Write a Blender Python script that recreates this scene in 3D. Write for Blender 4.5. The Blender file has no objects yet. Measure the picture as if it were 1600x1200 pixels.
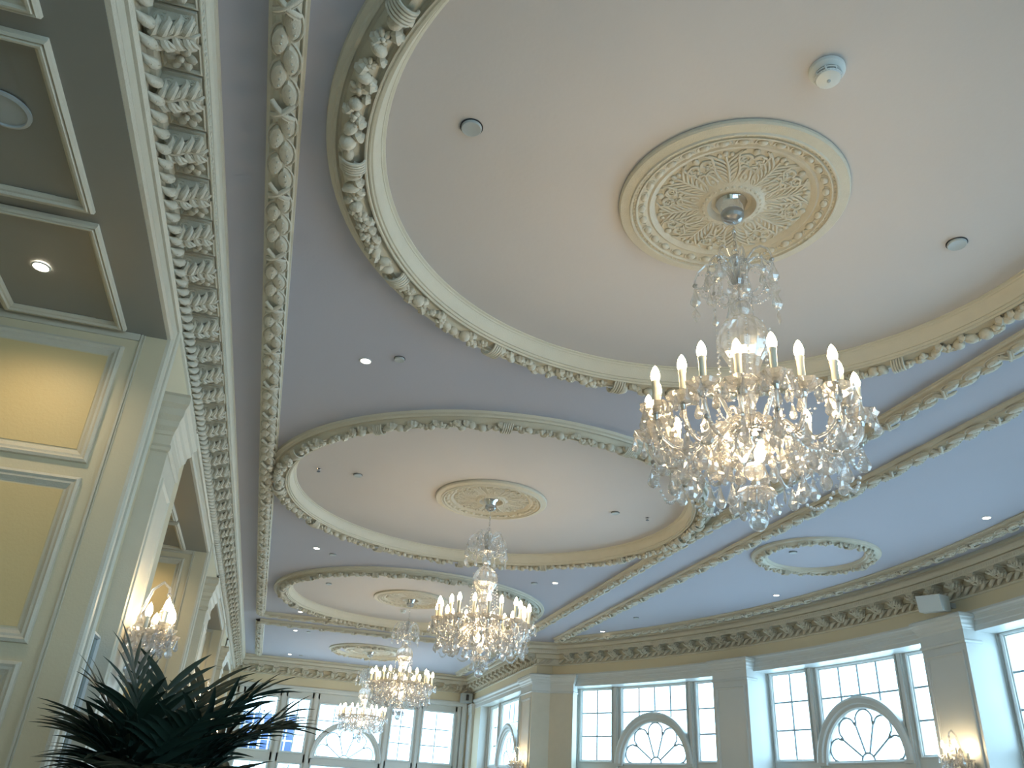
import bpy, bmesh, math, random
from math import sin, cos, pi, radians, sqrt, hypot, atan2
from mathutils import Vector, Matrix
random.seed(7)
SC = bpy.context.scene
COL = SC.collection

# ------------------------------------------------------------------ camera, world, light, exposure
S = 3.5          # one design unit in metres (height of the main ceiling above the camera)
Z0 = 1.6         # camera height above the floor
cam_d = bpy.data.cameras.new('camera')
cam = bpy.data.objects.new('camera', cam_d)
COL.objects.link(cam)
cam_d.sensor_fit = 'HORIZONTAL'
cam_d.sensor_width = 36.0
cam_d.lens = 36.0 * 1268.815 / 1600.0
cam_d.clip_start = 0.05
cam_d.clip_end = 500
_R = ((0.95973156, -0.17891084, -0.21657851), (-0.27459835, -0.43485909, -0.85760907), (0.05925443, 0.88254659, -0.46647661))
_q = Matrix(_R).to_quaternion()
cam.rotation_mode = 'QUATERNION'
cam.rotation_quaternion = _q
cam.location = (0, 0, Z0)
SC.camera = cam

world = bpy.data.worlds.new('sky'); SC.world = world
world.use_nodes = True
_bg = world.node_tree.nodes['Background']
_bg.inputs[0].default_value = (0.52, 0.78, 1.0, 1)
_bg.inputs[1].default_value = 5.0
SC.view_settings.view_transform = 'Standard'
SC.view_settings.look = 'None'
SC.view_settings.gamma = 1.0
SC.view_settings.use_curve_mapping = False
SC.view_settings.exposure = 0.52
SC.cycles.use_denoising = True
SC.cycles.max_bounces = 10
SC.cycles.diffuse_bounces = 5
SC.cycles.glossy_bounces = 4
SC.cycles.transmission_bounces = 6
SC.cycles.transparent_max_bounces = 24
SC.cycles.sample_clamp_indirect = 4.0
SC.cycles.caustics_reflective = False
SC.cycles.caustics_refractive = False
SC.cycles.blur_glossy = 1.0

BULB_W = 50.0       # radiance of candle bulbs
DOWN_W = 14.0

# plan of the room in design units (x right, y away, z up from the camera)
XL, YF, XR, YN = -0.33, 7.14, 1.638, -1.57
BC = (-1.525, 2.785); BR = 4.13
ZF = -Z0 / S
XC = 0.654

def portal(name, x, y, z, w, h, ang):
    l = bpy.data.lights.new(name, 'AREA'); l.shape = 'RECTANGLE'; l.size = w * S; l.size_y = h * S
    l.cycles.is_portal = True
    o = bpy.data.objects.new(name, l); COL.objects.link(o)
    o.location = (x * S, y * S, z * S + Z0)
    o.rotation_euler = (pi / 2, 0, ang)      # looks along +y turned by ang
    return o
for th in (28.0, 9.2, -9.6, -28.4):
    t = radians(th); r = BR + .30
    portal('daylight_portal', BC[0] + r * cos(t), BC[1] + r * sin(t), .25, 1.15, 1.1, t + pi / 2)
portal('daylight_portal', .65, YF + .22, .25, 1.95, 1.1, pi)
portal('daylight_portal', .65, YN - .22, .25, 1.95, 1.1, 0)

# ------------------------------------------------------------------ materials
def mat(name, col, rough=.6, metal=0., bump=0., bscale=60., var=0., vscale=3., emit=None, es=0., coat=0., spec=.5):
    m = bpy.data.materials.new(name); m.use_nodes = True
    nt = m.node_tree; b = nt.nodes['Principled BSDF']
    b.inputs['Base Color'].default_value = (*col, 1)
    b.inputs['Roughness'].default_value = rough
    b.inputs['Metallic'].default_value = metal
    b.inputs['Specular IOR Level'].default_value = spec
    if coat: b.inputs['Coat Weight'].default_value = coat
    if emit:
        b.inputs['Emission Color'].default_value = (*emit, 1)
        b.inputs['Emission Strength'].default_value = es
    tc = nt.nodes.new('ShaderNodeTexCoord')
    if var:
        n = nt.nodes.new('ShaderNodeTexNoise'); n.inputs['Scale'].default_value = vscale; n.inputs['Detail'].default_value = 3
        nt.links.new(tc.outputs['Object'], n.inputs['Vector'])
        mx = nt.nodes.new('ShaderNodeMix'); mx.data_type = 'RGBA'
        mx.inputs[6].default_value = (*[c * (1 - var) for c in col], 1)
        mx.inputs[7].default_value = (*[min(1, c * (1 + var)) for c in col], 1)
        nt.links.new(n.outputs['Fac'], mx.inputs[0]); nt.links.new(mx.outputs[2], b.inputs['Base Color'])
    if bump:
        n = nt.nodes.new('ShaderNodeTexNoise'); n.inputs['Scale'].default_value = bscale; n.inputs['Detail'].default_value = 3
        nt.links.new(tc.outputs['Object'], n.inputs['Vector'])
        bp = nt.nodes.new('ShaderNodeBump'); bp.inputs['Strength'].default_value = bump; bp.inputs['Distance'].default_value = .01
        nt.links.new(n.outputs['Fac'], bp.inputs['Height']); nt.links.new(bp.outputs['Normal'], b.inputs['Normal'])
    return m

M = {}
M['ceil'] = mat('ceiling_paint', (.46, .47, .55), .8, bump=.1, bscale=30, var=.03, vscale=.8)
M['disc'] = mat('ceiling_paint_oval', (.60, .57, .565), .8, bump=.1, bscale=30, var=.03, vscale=.8)
M['plaster'] = mat('cream_plaster', (.60, .57, .47), .5, bump=.25, bscale=90, var=.05, vscale=8)
M['plaster2'] = mat('moulded_plaster', (.57, .54, .45), .5, bump=.35, bscale=120, var=.08, vscale=20)
M['rose'] = mat('rose_plaster', (.60, .56, .46), .5, bump=.35, bscale=120, var=.08, vscale=14)
M['wall'] = mat('cream_wall_paint', (.64, .57, .40), .55, bump=.12, bscale=60, var=.03, vscale=2)
M['panel'] = mat('yellow_panel_paint', (.68, .53, .27), .5, bump=.12, bscale=60, var=.03, vscale=2)
M['white'] = mat('white_joinery', (.60, .63, .62), .35, bump=.05, bscale=40, var=.02)
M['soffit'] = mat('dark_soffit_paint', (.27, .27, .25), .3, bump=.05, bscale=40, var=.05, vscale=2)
M['floor'] = mat('patterned_carpet', (.46, .38, .30), .9, bump=.5, bscale=200, var=.2, vscale=6)
M['chrome'] = mat('chrome', (.75, .76, .78), .08, 1.0)
M['dark'] = mat('dark_fitting', (.03, .03, .035), .35)
M['candle'] = mat('ivory_candle_tube', (.80, .74, .60), .4)
M['bulb'] = mat('lit_candle_bulb', (1, .95, .85), .3, emit=(1, .74, .42), es=BULB_W)
M['lamp'] = mat('lit_downlight', (1, .95, .85), .3, emit=(1, .88, .70), es=DOWN_W)
M['fitting'] = mat('pale_grey_plastic', (.42, .46, .47), .4, var=.02)
M['whiteplastic'] = mat('white_plastic', (.62, .66, .66), .35, var=.02)
M['leaf'] = mat('palm_leaf', (.014, .036, .024), .55, var=.4, vscale=12)  # near-black green: the palm's backlit shade is put into the leaf colour
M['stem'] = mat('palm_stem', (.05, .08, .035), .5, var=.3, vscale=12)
M['pot'] = mat('glazed_pot', (.10, .08, .06), .3, var=.2)
M['soil'] = mat('potting_soil', (.03, .02, .015), .95, bump=.8, bscale=80)
M['facade'] = mat('white_render', (.85, .85, .83), .8, var=.03)
M['blueglass'] = mat('blue_window_glass', (.035, .06, .14), .12)
M['lead'] = mat('window_bars', (.30, .38, .42), .4)
M['mirror'] = mat('mirror_glass', (.22, .31, .31), .03, 1.0)  # dark teal tint paints in a dim reflection by darkening the glass colour

def crystal():
    m = bpy.data.materials.new('cut_crystal'); m.use_nodes = True
    nt = m.node_tree; nt.nodes.clear(); N = nt.nodes.new; L = nt.links.new
    out = N('ShaderNodeOutputMaterial')
    gl = N('ShaderNodeBsdfGlass'); gl.inputs['IOR'].default_value = 1.55; gl.inputs['Roughness'].default_value = .02
    gl.inputs['Color'].default_value = (.98, .98, 1, 1)
    tr = N('ShaderNodeBsdfTransparent'); tr.inputs[0].default_value = (.95, .96, .97, 1)
    m1 = N('ShaderNodeMixShader'); m1.inputs[0].default_value = .60
    L(tr.outputs[0], m1.inputs[1]); L(gl.outputs[0], m1.inputs[2])
    tl = N('ShaderNodeBsdfTranslucent'); tl.inputs[0].default_value = (1, .95, .86, 1)  # warm tint puts the bulbs' glow into the crystal's own colour
    df = N('ShaderNodeBsdfGlossy'); df.inputs[0].default_value = (1, 1, 1, 1); df.inputs['Roughness'].default_value = .22
    m2 = N('ShaderNodeMixShader'); m2.inputs[0].default_value = .58
    L(tl.outputs[0], m2.inputs[1]); L(df.outputs[0], m2.inputs[2])
    m3 = N('ShaderNodeMixShader'); m3.inputs[0].default_value = .42
    L(m1.outputs[0], m3.inputs[1]); L(m2.outputs[0], m3.inputs[2])
    L(m3.outputs[0], out.inputs[0])
    return m
M['crystal'] = crystal()

def paneglass():
    m = bpy.data.materials.new('window_pane_glass'); m.use_nodes = True
    nt = m.node_tree; nt.nodes.clear(); N = nt.nodes.new; L = nt.links.new
    out = N('ShaderNodeOutputMaterial')
    tr = N('ShaderNodeBsdfTransparent'); tr.inputs[0].default_value = (.96, .99, .99, 1)
    g = N('ShaderNodeBsdfGlossy'); g.inputs['Roughness'].default_value = .02
    f = N('ShaderNodeFresnel'); f.inputs[0].default_value = 1.2
    mx = N('ShaderNodeMixShader'); ge = N('ShaderNodeNewGeometry'); sb = N('ShaderNodeMath'); sb.operation = 'SUBTRACT'; sb.inputs[0].default_value = 1; L(ge.outputs['Backfacing'], sb.inputs[1]); ml = N('ShaderNodeMath'); ml.operation = 'MULTIPLY'; L(f.outputs[0], ml.inputs[0]); L(sb.outputs[0], ml.inputs[1]); L(ml.outputs[0], mx.inputs[0]); L(tr.outputs[0], mx.inputs[1]); L(g.outputs[0], mx.inputs[2])
    L(mx.outputs[0], out.inputs[0])
    return m
M['pane'] = paneglass()

# ------------------------------------------------------------------ mesh helpers
def W(p): return Vector((p[0] * S, p[1] * S, p[2] * S + Z0))

class MB:
    """collects vertices in design units (or metres when raw) and links them as one mesh"""
    def __init__(s, raw=False): s.v = []; s.f = []; s.raw = raw
    def add(s, vs, fs):
        b = len(s.v); s.v += [tuple(p) for p in vs]; s.f += [tuple(i + b for i in f) for f in fs]
    def box(s, x0, x1, y0, y1, z0, z1, M_=None):
        vs = [(x, y, z) for x in (x0, x1) for y in (y0, y1) for z in (z0, z1)]
        if M_: vs = [M_(*p) for p in vs]
        s.add(vs, [(0, 1, 3, 2), (4, 6, 7, 5), (0, 4, 5, 1), (2, 3, 7, 6), (0, 2, 6, 4), (1, 5, 7, 3)])
    def ubox(s, M_, u0, u1, d0, d1, z0, z1, n=1):
        """box in wall coordinates, cut n times along the wall so it follows a bow"""
        vs = []
        for i in range(n + 1):
            u = u0 + (u1 - u0) * i / n
            vs += [M_(u, d0, z0), M_(u, d1, z0), M_(u, d1, z1), M_(u, d0, z1)]
        fs = [(0, 1, 2, 3), tuple(4 * n + k for k in (3, 2, 1, 0))]
        for i in range(n):
            a = 4 * i
            for k in range(4): fs.append((a + k, a + 4 + k, a + 4 + (k + 1) % 4, a + (k + 1) % 4))
        s.add(vs, fs)
    def lathe(s, prof, n=24, c=(0, 0, 0), sy=1., a0=0, a1=2 * pi, wave=None):
        full = abs(a1 - a0 - 2 * pi) < 1e-6
        m = n if full else n + 1; k = len(prof); vs = []
        for i in range(m):
            a = a0 + (a1 - a0) * i / n
            for j, (r, z) in enumerate(prof):
                w = wave(a, j) if wave else 1
                vs.append((c[0] + r * w * cos(a), c[1] + r * w * sin(a) * sy, c[2] + z))
        fs = []
        for i in range(n):
            a = i * k; b = ((i + 1) % m) * k
            for j in range(k - 1): fs.append((a + j, b + j, b + j + 1, a + j + 1))
        s.add(vs, fs)
    def tube(s, pts, r, n=8, closed=False, flat=1.):
        pts = [Vector(p) for p in pts]; k = len(pts); vs = []; ref = None
        for i, p in enumerate(pts):
            if closed: t = (pts[(i + 1) % k] - pts[i - 1])
            else: t = pts[min(i + 1, k - 1)] - pts[max(i - 1, 0)]
            t.normalize()
            if ref is None:
                ref = Vector((0, 0, 1)) if abs(t.z) < .9 else Vector((1, 0, 0))
            a = t.cross(ref)
            if a.length < 1e-6: a = t.orthogonal()
            a.normalize(); b = a.cross(t); ref = b
            rr = r[i] if isinstance(r, (list, tuple)) else r
            for j in range(n):
                an = 2 * pi * j / n
                vs.append(p + a * cos(an) * rr + b * sin(an) * rr * flat)
        fs = []
        for i in range(k if closed else k - 1):
            for j in range(n):
                fs.append((i * n + j, i * n + (j + 1) % n, ((i + 1) % k) * n + (j + 1) % n, ((i + 1) % k) * n + j))
        if not closed:
            fs.append(tuple(range(n))[::-1]); fs.append(tuple((k - 1) * n + j for j in range(n)))
        s.add(vs, fs)
    def ball(s, c, rx, ry=None, rz=None, n=8, m=5, rot=None):
        ry = rx if ry is None else ry; rz = rx if rz is None else rz
        c = Vector(c); vs = []
        def tf(p):
            p = Vector(p)
            if rot: p = rot @ p
            return c + p
        vs.append(tf((0, 0, rz)))
        for i in range(1, m):
            a = pi * i / m
            for j in range(n):
                b = 2 * pi * j / n
                vs.append(tf((rx * sin(a) * cos(b), ry * sin(a) * sin(b), rz * cos(a))))
        vs.append(tf((0, 0, -rz)))
        fs = [(0, 1 + j, 1 + (j + 1) % n) for j in range(n)]
        for i in range(m - 2):
            for j in range(n):
                a = 1 + i * n; b = a + n
                fs.append((a + j, b + j, b + (j + 1) % n, a + (j + 1) % n))
        a = 1 + (m - 2) * n; e = len(vs) - 1
        fs += [(a + j, e, a + (j + 1) % n) for j in range(n)]
        s.add(vs, fs)
    def poly(s, pts, M_, d0, d1):
        """flat outline (u, z) given thickness d0..d1 in wall coordinates"""
        n = len(pts)
        vs = [M_(u, d0, z) for u, z in pts] + [M_(u, d1, z) for u, z in pts]
        fs = [tuple(range(n)), tuple(range(2 * n - 1, n - 1, -1))] + [(i, n + i, n + (i + 1) % n, (i + 1) % n) for i in range(n)]
        s.add(vs, fs)
    def rect(s, M_, u0, u1, v0, v1, prof, nu=1):
        """moulding around a rectangle: prof = [(inset, proud)]; M_(u, proud, v)"""
        vs = []
        cs = [(u0 + (u1 - u0) * i / nu, v0, i, 0) for i in range(nu)] + [(u1, v0, nu, 0)] + [(u1 - (u1 - u0) * i / nu, v1, nu - i, 1) for i in range(nu)] + [(u0, v1, 0, 1)]
        # order around
        ring = []
        for i in range(nu + 1): ring.append((i / nu, 0))
        for i in range(nu, -1, -1): ring.append((i / nu, 1))
        k = len(prof)
        for (tu, tv) in ring:
            for a, h in prof:
                U0, U1 = u0 + a, u1 - a
                V = v0 + a if tv == 0 else v1 - a
                vs.append(M_(U0 + (U1 - U0) * tu, h, V))
        m = len(ring); fs = []
        for i in range(m):
            for j in range(k - 1):
                a = i * k + j; b = ((i + 1) % m) * k + j
                fs.append((a, b, b + 1, a + 1))
        s.add(vs, fs)
    def sweep(s, plan, nrm, prof, closed=False):
        """plan points with offset vectors; prof = [(d, z)]"""
        k = len(prof); vs = []
        for (x, y), (nx, ny) in zip(plan, nrm):
            for d, z in prof: vs.append((x + nx * d, y + ny * d, z))
        fs = []; n = len(plan)
        for i in range(n if closed else n - 1):
            for j in range(k - 1):
                a = i * k + j; b = ((i + 1) % n) * k + j
                fs.append((a, b, b + 1, a + 1))
        s.add(vs, fs)
    def mesh(s, name, m, o=(0, 0, 0), smooth=False, ang=40):
        me = bpy.data.meshes.new(name)
        if s.raw: vv = [(p[0] - o[0], p[1] - o[1], p[2] - o[2]) for p in s.v]
        else:
            ow = W(o) if o is not None else Vector((0, 0, 0))
            vv = [(p[0] * S - ow.x, p[1] * S - ow.y, p[2] * S + Z0 - ow.z) for p in s.v]
        me.from_pydata(vv, [], s.f)
        bm = bmesh.new(); bm.from_mesh(me); bmesh.ops.recalc_face_normals(bm, faces=bm.faces)
        bm.to_mesh(me); bm.free()
        if smooth:
            for p in me.polygons: p.use_smooth = True
            try: me.set_sharp_from_angle(angle=radians(ang))
            except Exception: pass
        me.materials.append(m)
        return me

def small_mesh(mb, name, m, smooth=False, ang=50):
    """shared piece: vertices in design units about its own origin"""
    me = bpy.data.meshes.new(name)
    k = 1 if mb.raw else S
    me.from_pydata([(p[0] * k, p[1] * k, p[2] * k) for p in mb.v], [], mb.f)
    bm = bmesh.new(); bm.from_mesh(me); bmesh.ops.recalc_face_normals(bm, faces=bm.faces); bm.to_mesh(me); bm.free()
    if smooth:
        for p in me.polygons: p.use_smooth = True
        try: me.set_sharp_from_angle(angle=radians(ang))
        except Exception: pass
    me.materials.append(m)
    return me

def tag(o, label=None, cat=None, group=None, kind=None):
    if label: o['label'] = label
    if cat: o['category'] = cat
    if group: o['group'] = group
    if kind: o['kind'] = kind
    return o
def empty(name, p, label=None, cat=None, group=None, kind=None, world_=False):
    o = bpy.data.objects.new(name, None); COL.objects.link(o)
    o.location = Vector(p) if world_ else W(p); o.empty_display_size = .1
    return tag(o, label, cat, group, kind)
def obj(name, mb, m, parent=None, smooth=False, ang=40, label=None, cat=None, group=None, kind=None):
    """link a builder as one object; its vertices are taken relative to the parent's position"""
    if parent is not None and not mb.raw:
        loc = parent.matrix_basis.translation
        o_ = ((loc.x) / S, (loc.y) / S, (loc.z - Z0) / S)
    elif mb.raw: o_ = (0, 0, 0)
    else: o_ = None
    if o_ is None:
        me = mb.mesh(name, m, None, smooth, ang)
    else:
        me = mb.mesh(name, m, o_, smooth, ang)
    o = bpy.data.objects.new(name, me); COL.objects.link(o)
    if parent is not None: o.parent = parent
    return tag(o, label, cat, group, kind)
def piece(name, me, parent, p, rz=0., sc=(1, 1, 1), rx=0., ry=0., local=False):
    o = bpy.data.objects.new(name, me); COL.objects.link(o)
    w = Vector(p) if local else W(p)
    if parent is not None:
        o.parent = parent
        if not local: w = w - parent.matrix_basis.translation
    o.location = w; o.rotation_euler = (rx, ry, rz); o.scale = sc
    return o
def copy_tree(o, parent=None):
    c = o.copy(); COL.objects.link(c)
    if parent is not None: c.parent = parent
    for ch in list(o.children): copy_tree(ch, c)
    return c

# ------------------------------------------------------------------ wall coordinate systems: f(u, d, z), d = into the room
def ML(u, d, z): return (XL + d, u, z)
def MF(u, d, z): return (u, YF - d, z)
def MN(u, d, z): return (u, YN + d, z)
def MR(u, d, z): return (XR - d, u, z)
def MB_(th):
    def f(u, d, z):
        a = radians(th) - u / 4.22; r = BR - d
        return (BC[0] + r * cos(a), BC[1] + r * sin(a), z)
    return f
def MS(z0):                       # a ceiling or soffit seen from below: (x, down, y)
    return lambda u, d, v: (u, v, z0 - d)

# ------------------------------------------------------------------ room loop for cornices
TH1 = 36.9
loop = [(XL, YN), (XL, YF), (XR, YF), (XR, 5.31)]
nb = 40
ths = [TH1 - 2 * TH1 * i / nb for i in range(nb + 1)]
loop += [(BC[0] + BR * cos(radians(t)), BC[1] + BR * sin(radians(t))) for t in ths]
loop += [(XR, 2 * BC[1] - 5.31), (XR, YN)]
def loop_normals(pl):
    n = len(pl); out = []
    for i in range(n):
        a = Vector(pl[i - 1]); b = Vector(pl[i]); c = Vector(pl[(i + 1) % n])
        d1 = (b - a).normalized(); d2 = (c - b).normalized()
        n1 = Vector((d1.y, -d1.x)); n2 = Vector((d2.y, -d2.x))      # loop runs clockwise: the room is on the right
        m = (n1 + n2)
        m = m.normalized(); k = 1 / max(.4, m.dot(n1))
        out.append((m.x * k, m.y * k))
    return out
LN = loop_normals(loop)

# ------------------------------------------------------------------ floor, ceiling
b = MB(); b.box(-1.3, 3.0, -1.9, 7.5, ZF - .05, ZF)
obj('floor', b, M['floor'], label='warm brown carpeted floor of the hall', cat='floor', kind='structure')

OV = [(XC, 1.026, .737), (XC, 2.785, .808), (XC, 4.552, .744)]
SYO = 1 / 1.02
def ceiling_mesh():
    bm = bmesh.new(); es = []
    out = [(-.46, YN - .25), (-.46, YF + .25), (XR + .15, YF + .25), (XR + .15, 5.45)]
    for i in range(31):
        t = radians(38 - 76 * i / 30); out.append((BC[0] + (BR + .24) * cos(t), BC[1] + (BR + .24) * sin(t)))
    out += [(XR + .15, 2 * BC[1] - 5.45), (XR + .15, YN - .25)]
    loops = [out]
    for cx, cy, r in OV:
        rr = r - .085
        loops.append([(cx + rr * cos(2 * pi * i / 96), cy + rr * sin(2 * pi * i / 96) * SYO) for i in range(96)])
    for lp in loops:
        vs = [bm.verts.new(W((x, y, 1.0))) for x, y in lp]
        es += [bm.edges.new((vs[i], vs[(i + 1) % len(vs)])) for i in range(len(vs))]
    bmesh.ops.triangle_fill(bm, use_beauty=True, use_dissolve=False, edges=es, normal=(0, 0, -1))
    me = bpy.data.meshes.new('ceiling'); bm.to_mesh(me); bm.free(); me.materials.append(M['ceil'])
    return me
ceil = bpy.data.objects.new('ceiling', ceiling_mesh()); COL.objects.link(ceil)
tag(ceil, 'pale blue-grey plaster ceiling divided into panels', 'ceiling', kind='structure')
b = MB(); _o = [(-1.3, YN - .25), (-1.3, YF + .25), (XR + .15, YF + .25), (XR + .15, 5.45)]
_o += [(BC[0] + (BR + .24) * cos(radians(38 - 76 * i / 30)), BC[1] + (BR + .24) * sin(radians(38 - 76 * i / 30))) for i in range(31)]
_o += [(XR + .15, 2 * BC[1] - 5.45), (XR + .15, YN - .25)]
_n = len(_o); b.add([(x, y, 1.05) for x, y in _o] + [(x, y, 1.09) for x, y in _o], [tuple(range(_n)), tuple(range(2 * _n - 1, _n - 1, -1))] + [(i, _n + i, _n + (i + 1) % _n, (i + 1) % _n) for i in range(_n)])
obj('roof_slab', b, M['ceil'], ceil)
for cx, cy, r in OV:
    b = MB(); rr = r - .08
    vs = [(cx + rr * cos(2 * pi * i / 96), cy + rr * sin(2 * pi * i / 96) * SYO, 1.02) for i in range(96)]
    vs2 = [(p[0], p[1], 1.045) for p in vs]
    b.add(vs + vs2, [tuple(range(96)), tuple(range(191, 95, -1))] + [(i, 96 + i, 96 + (i + 1) % 96, (i + 1) % 96) for i in range(96)])
    obj('oval_panel', b, M['disc'], ceil)

# ------------------------------------------------------------------ shared ornament pieces
def rot_of(t): return Matrix.Rotation(t, 3, 'Z')
def mk_fruit(kind):
    b = MB(); R = .0125
    if kind == 0: b.ball((0, 0, -.002), R, R, R * .95, 10, 7)
    elif kind == 1:
        for i in range(7):
            a = i * 2.4; rr = .008 * sqrt(i / 6)
            b.ball((rr * cos(a), rr * sin(a), -.002 - .003 * (i % 2)), .0058, n=7, m=5)
    elif kind == 2:
        for i in range(6):
            a = i * pi / 3
            b.ball((.008 * cos(a), .008 * sin(a), -.001), .0075, .0048, .0045, 7, 5, Matrix.Rotation(a, 3, 'Z') @ Matrix.Rotation(-.5, 3, 'Y'))
        b.ball((0, 0, -.005), .0045, n=7, m=5)
    else:
        b.ball((0, 0, -.001), R * 1.15, R * .75, R * .8, 10, 7)
        b.ball((R * .9, 0, -.004), R * .35, n=6, m=4)
    return small_mesh(b, 'fruit', M['plaster2'], True, 60)
FR = [mk_fruit(k) for k in range(4)]
def mk_leaf():
    b = MB()
    n = 6; L_ = .030
    for sgn in (-1, 1):
        vs = []
        for i in range(n + 1):
            t = i / n; w = .0085 * sin(pi * min(1, t * .9 + .1)) * (1 + .25 * cos(i * pi))
            z = -.004 - .007 * sin(pi * t)
            vs += [(L_ * (t - .5), 0, z - .002), (L_ * (t - .5), sgn * w, z + .003), (L_ * (t - .5), sgn * w, .004)]
        fs = []
        for i in range(n):
            a = 3 * i
            fs += [(a, a + 3, a + 4, a + 1), (a + 1, a + 4, a + 5, a + 2)]
        b.add(vs, fs)
    return small_mesh(b, 'leaf', M['plaster2'], True, 30)
LF = mk_leaf()
def mk_ribbon():
    b = MB()
    for k in range(5):
        x = -.012 + .006 * k
        b.tube([(x + .006 * cos(a) * 0 + .010 * (a / pi - .5), .021 * cos(a), -.001 - .019 * sin(a)) for a in [pi * i / 8 for i in range(9)]], .0028, 5)
    return small_mesh(b, 'ribbon', M['plaster2'], True, 60)
RB = mk_ribbon()

OVPROF = [(0, 1.0), (-.002, .992), (-.010, .990), (-.013, .986), (-.018, .986), (-.021, .990), (-.026, .991),
          (-.034, .982), (-.045, .977), (-.057, .981), (-.064, .986), (-.068, .984), (-.0685, .976), (-.0715, .976), (-.073, .981), (-.0755, .979), (-.078, .979),
          (-.0785, .985), (-.082, .985), (-.0835, .990), (-.085, .998), (-.0885, 1.008), (-.092, 1.0125), (-.0935, 1.0125), (-.0945, 1.016), (-.099, 1.018), (-.0995, 1.0205)]
def oval_moulding(i, cx, cy, R, n_st, label, sc=1., prof=None, band=-.045, zb=.972, ns=None):
    t = empty('trim_%d' % i, (cx, cy, 1.0), label, 'moulding', kind='structure')
    b = MB(); pr = prof or [(R + r, z - 1.0) for r, z in OVPROF]
    b.lathe(pr, 128, (cx, cy, 1.0), sy=SYO)
    obj('moulded_ring', b, M['plaster'], t, True, 25)
    rng = random.Random(i)
    for k in range(n_st):
        a = 2 * pi * (k + rng.uniform(-.2, .2)) / n_st
        rr = R + band + rng.uniform(-.005, .005) * sc
        x = cx + rr * cos(a); y = cy + rr * sin(a) * SYO
        if k % 12 == 0:
            piece('ribbon', RB, t, (x, y, zb + .006 * sc), a + pi / 2, (sc,) * 3); continue
        s_ = sc * rng.uniform(.85, 1.2)
        piece('fruit', rng.choice(FR), t, (x, y, zb + rng.uniform(-.002, .003)), rng.uniform(0, 6.28), (s_, s_, s_))
        a2 = a + pi / n_st
        side = rng.choice((-1, 1)); r2 = R + band + side * .011 * sc
        s2 = sc * rng.uniform(.75, 1.1)
        piece('leaf', LF, t, (cx + r2 * cos(a2), cy + r2 * sin(a2) * SYO, zb + .003 * sc), a2 + pi / 2 + side * rng.uniform(.2, .9), (s2, s2, s2))
    return t
oval_moulding(1, *OV[0], 150, 'large oval ceiling moulding of fruit garland around the nearest chandelier')
oval_moulding(2, *OV[1], 150, 'oval fruit garland moulding around the second chandelier, touching the side trims')
oval_moulding(3, *OV[2], 140, 'third oval garland moulding along the ceiling, around the third chandelier')
RP = [(-0.0, 1.0), (-.002, .992), (-.016, .990), (-.020, .986), (-.030, .982), (-.040, .981), (-.050, .985), (-.054, .990), (-.060, .990), (-.066, 1.001)]
oval_moulding(4, XC, 6.32, .305, 48, 'small round garland moulding around the farthest chandelier', .8, [(.305 + r, z - 1) for r, z in RP], -.035, .980)
oval_moulding(5, 2.025, 2.80, .252, 48, 'round garland ring in the bay ceiling panel', .8, [(.252 + r, z - 1) for r, z in RP], -.033, .980)

# ------------------------------------------------------------------ straight leaf trims
def mk_coin():
    b = MB(); n = 12; L_ = .031; w = .0135
    vs = [(0, 0, -.009)]
    for k in range(3):
        q = (.45, .8, 1.0)[k]
        for i in range(n):
            t = 2 * pi * i / n; c = cos(t); s_ = sin(t)
            vs.append((L_ * c * q, w * (abs(s_) ** 1.3) * (1 if s_ > 0 else -1) * q, (-.0085, -.006, .0045)[k]))
    fs = [(0, 1 + i, 1 + (i + 1) % n) for i in range(n)]
    for k in range(2):
        for i in range(n): fs.append((1 + k * n + i, 1 + (k + 1) * n + i, 1 + (k + 1) * n + (i + 1) % n, 1 + k * n + (i + 1) % n))
    b.add(vs, fs)
    b.tube([(.033 * cos(a), .0150 * (abs(sin(a)) ** 1.3) * (1 if sin(a) > 0 else -1), .001) for a in [2 * pi * i / 16 + .001 for i in range(16)]], .0022, 5, closed=True)
    for dx in (-.014, 0, .014): b.ball((dx, -.003, -.0088), .0022, n=5, m=4)
    return small_mesh(b, 'leaf', M['plaster2'], True, 45)
COIN = mk_coin()
def mk_band():
    b = MB()
    for s_ in (-1, 1):
        b.tube([(s_ * .016 * t, .018 * t, -.004 - .008 * (1 - t * t)) for t in (-1, -.6, -.2, .2, .6, 1)], .0048, 6)
        b.tube([(s_ * .016 * t + .007, .018 * t, -.004 - .008 * (1 - t * t)) for t in (-1, -.6, -.2, .2, .6, 1)], .003, 5)
    return small_mesh(b, 'ribbon', M['plaster2'], True, 60)
BAND = mk_band()
TP = [(-.0285, 1.0), (-.0285, .995), (-.025, .993), (-.022, .989), (-.017, .988), (-.013, .983), (-.006, .979), (.006, .979), (.013, .983), (.017, .988), (.019, .994), (.023, .990), (.025, .995), (.0285, .996), (.0285, 1.0)]
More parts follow.
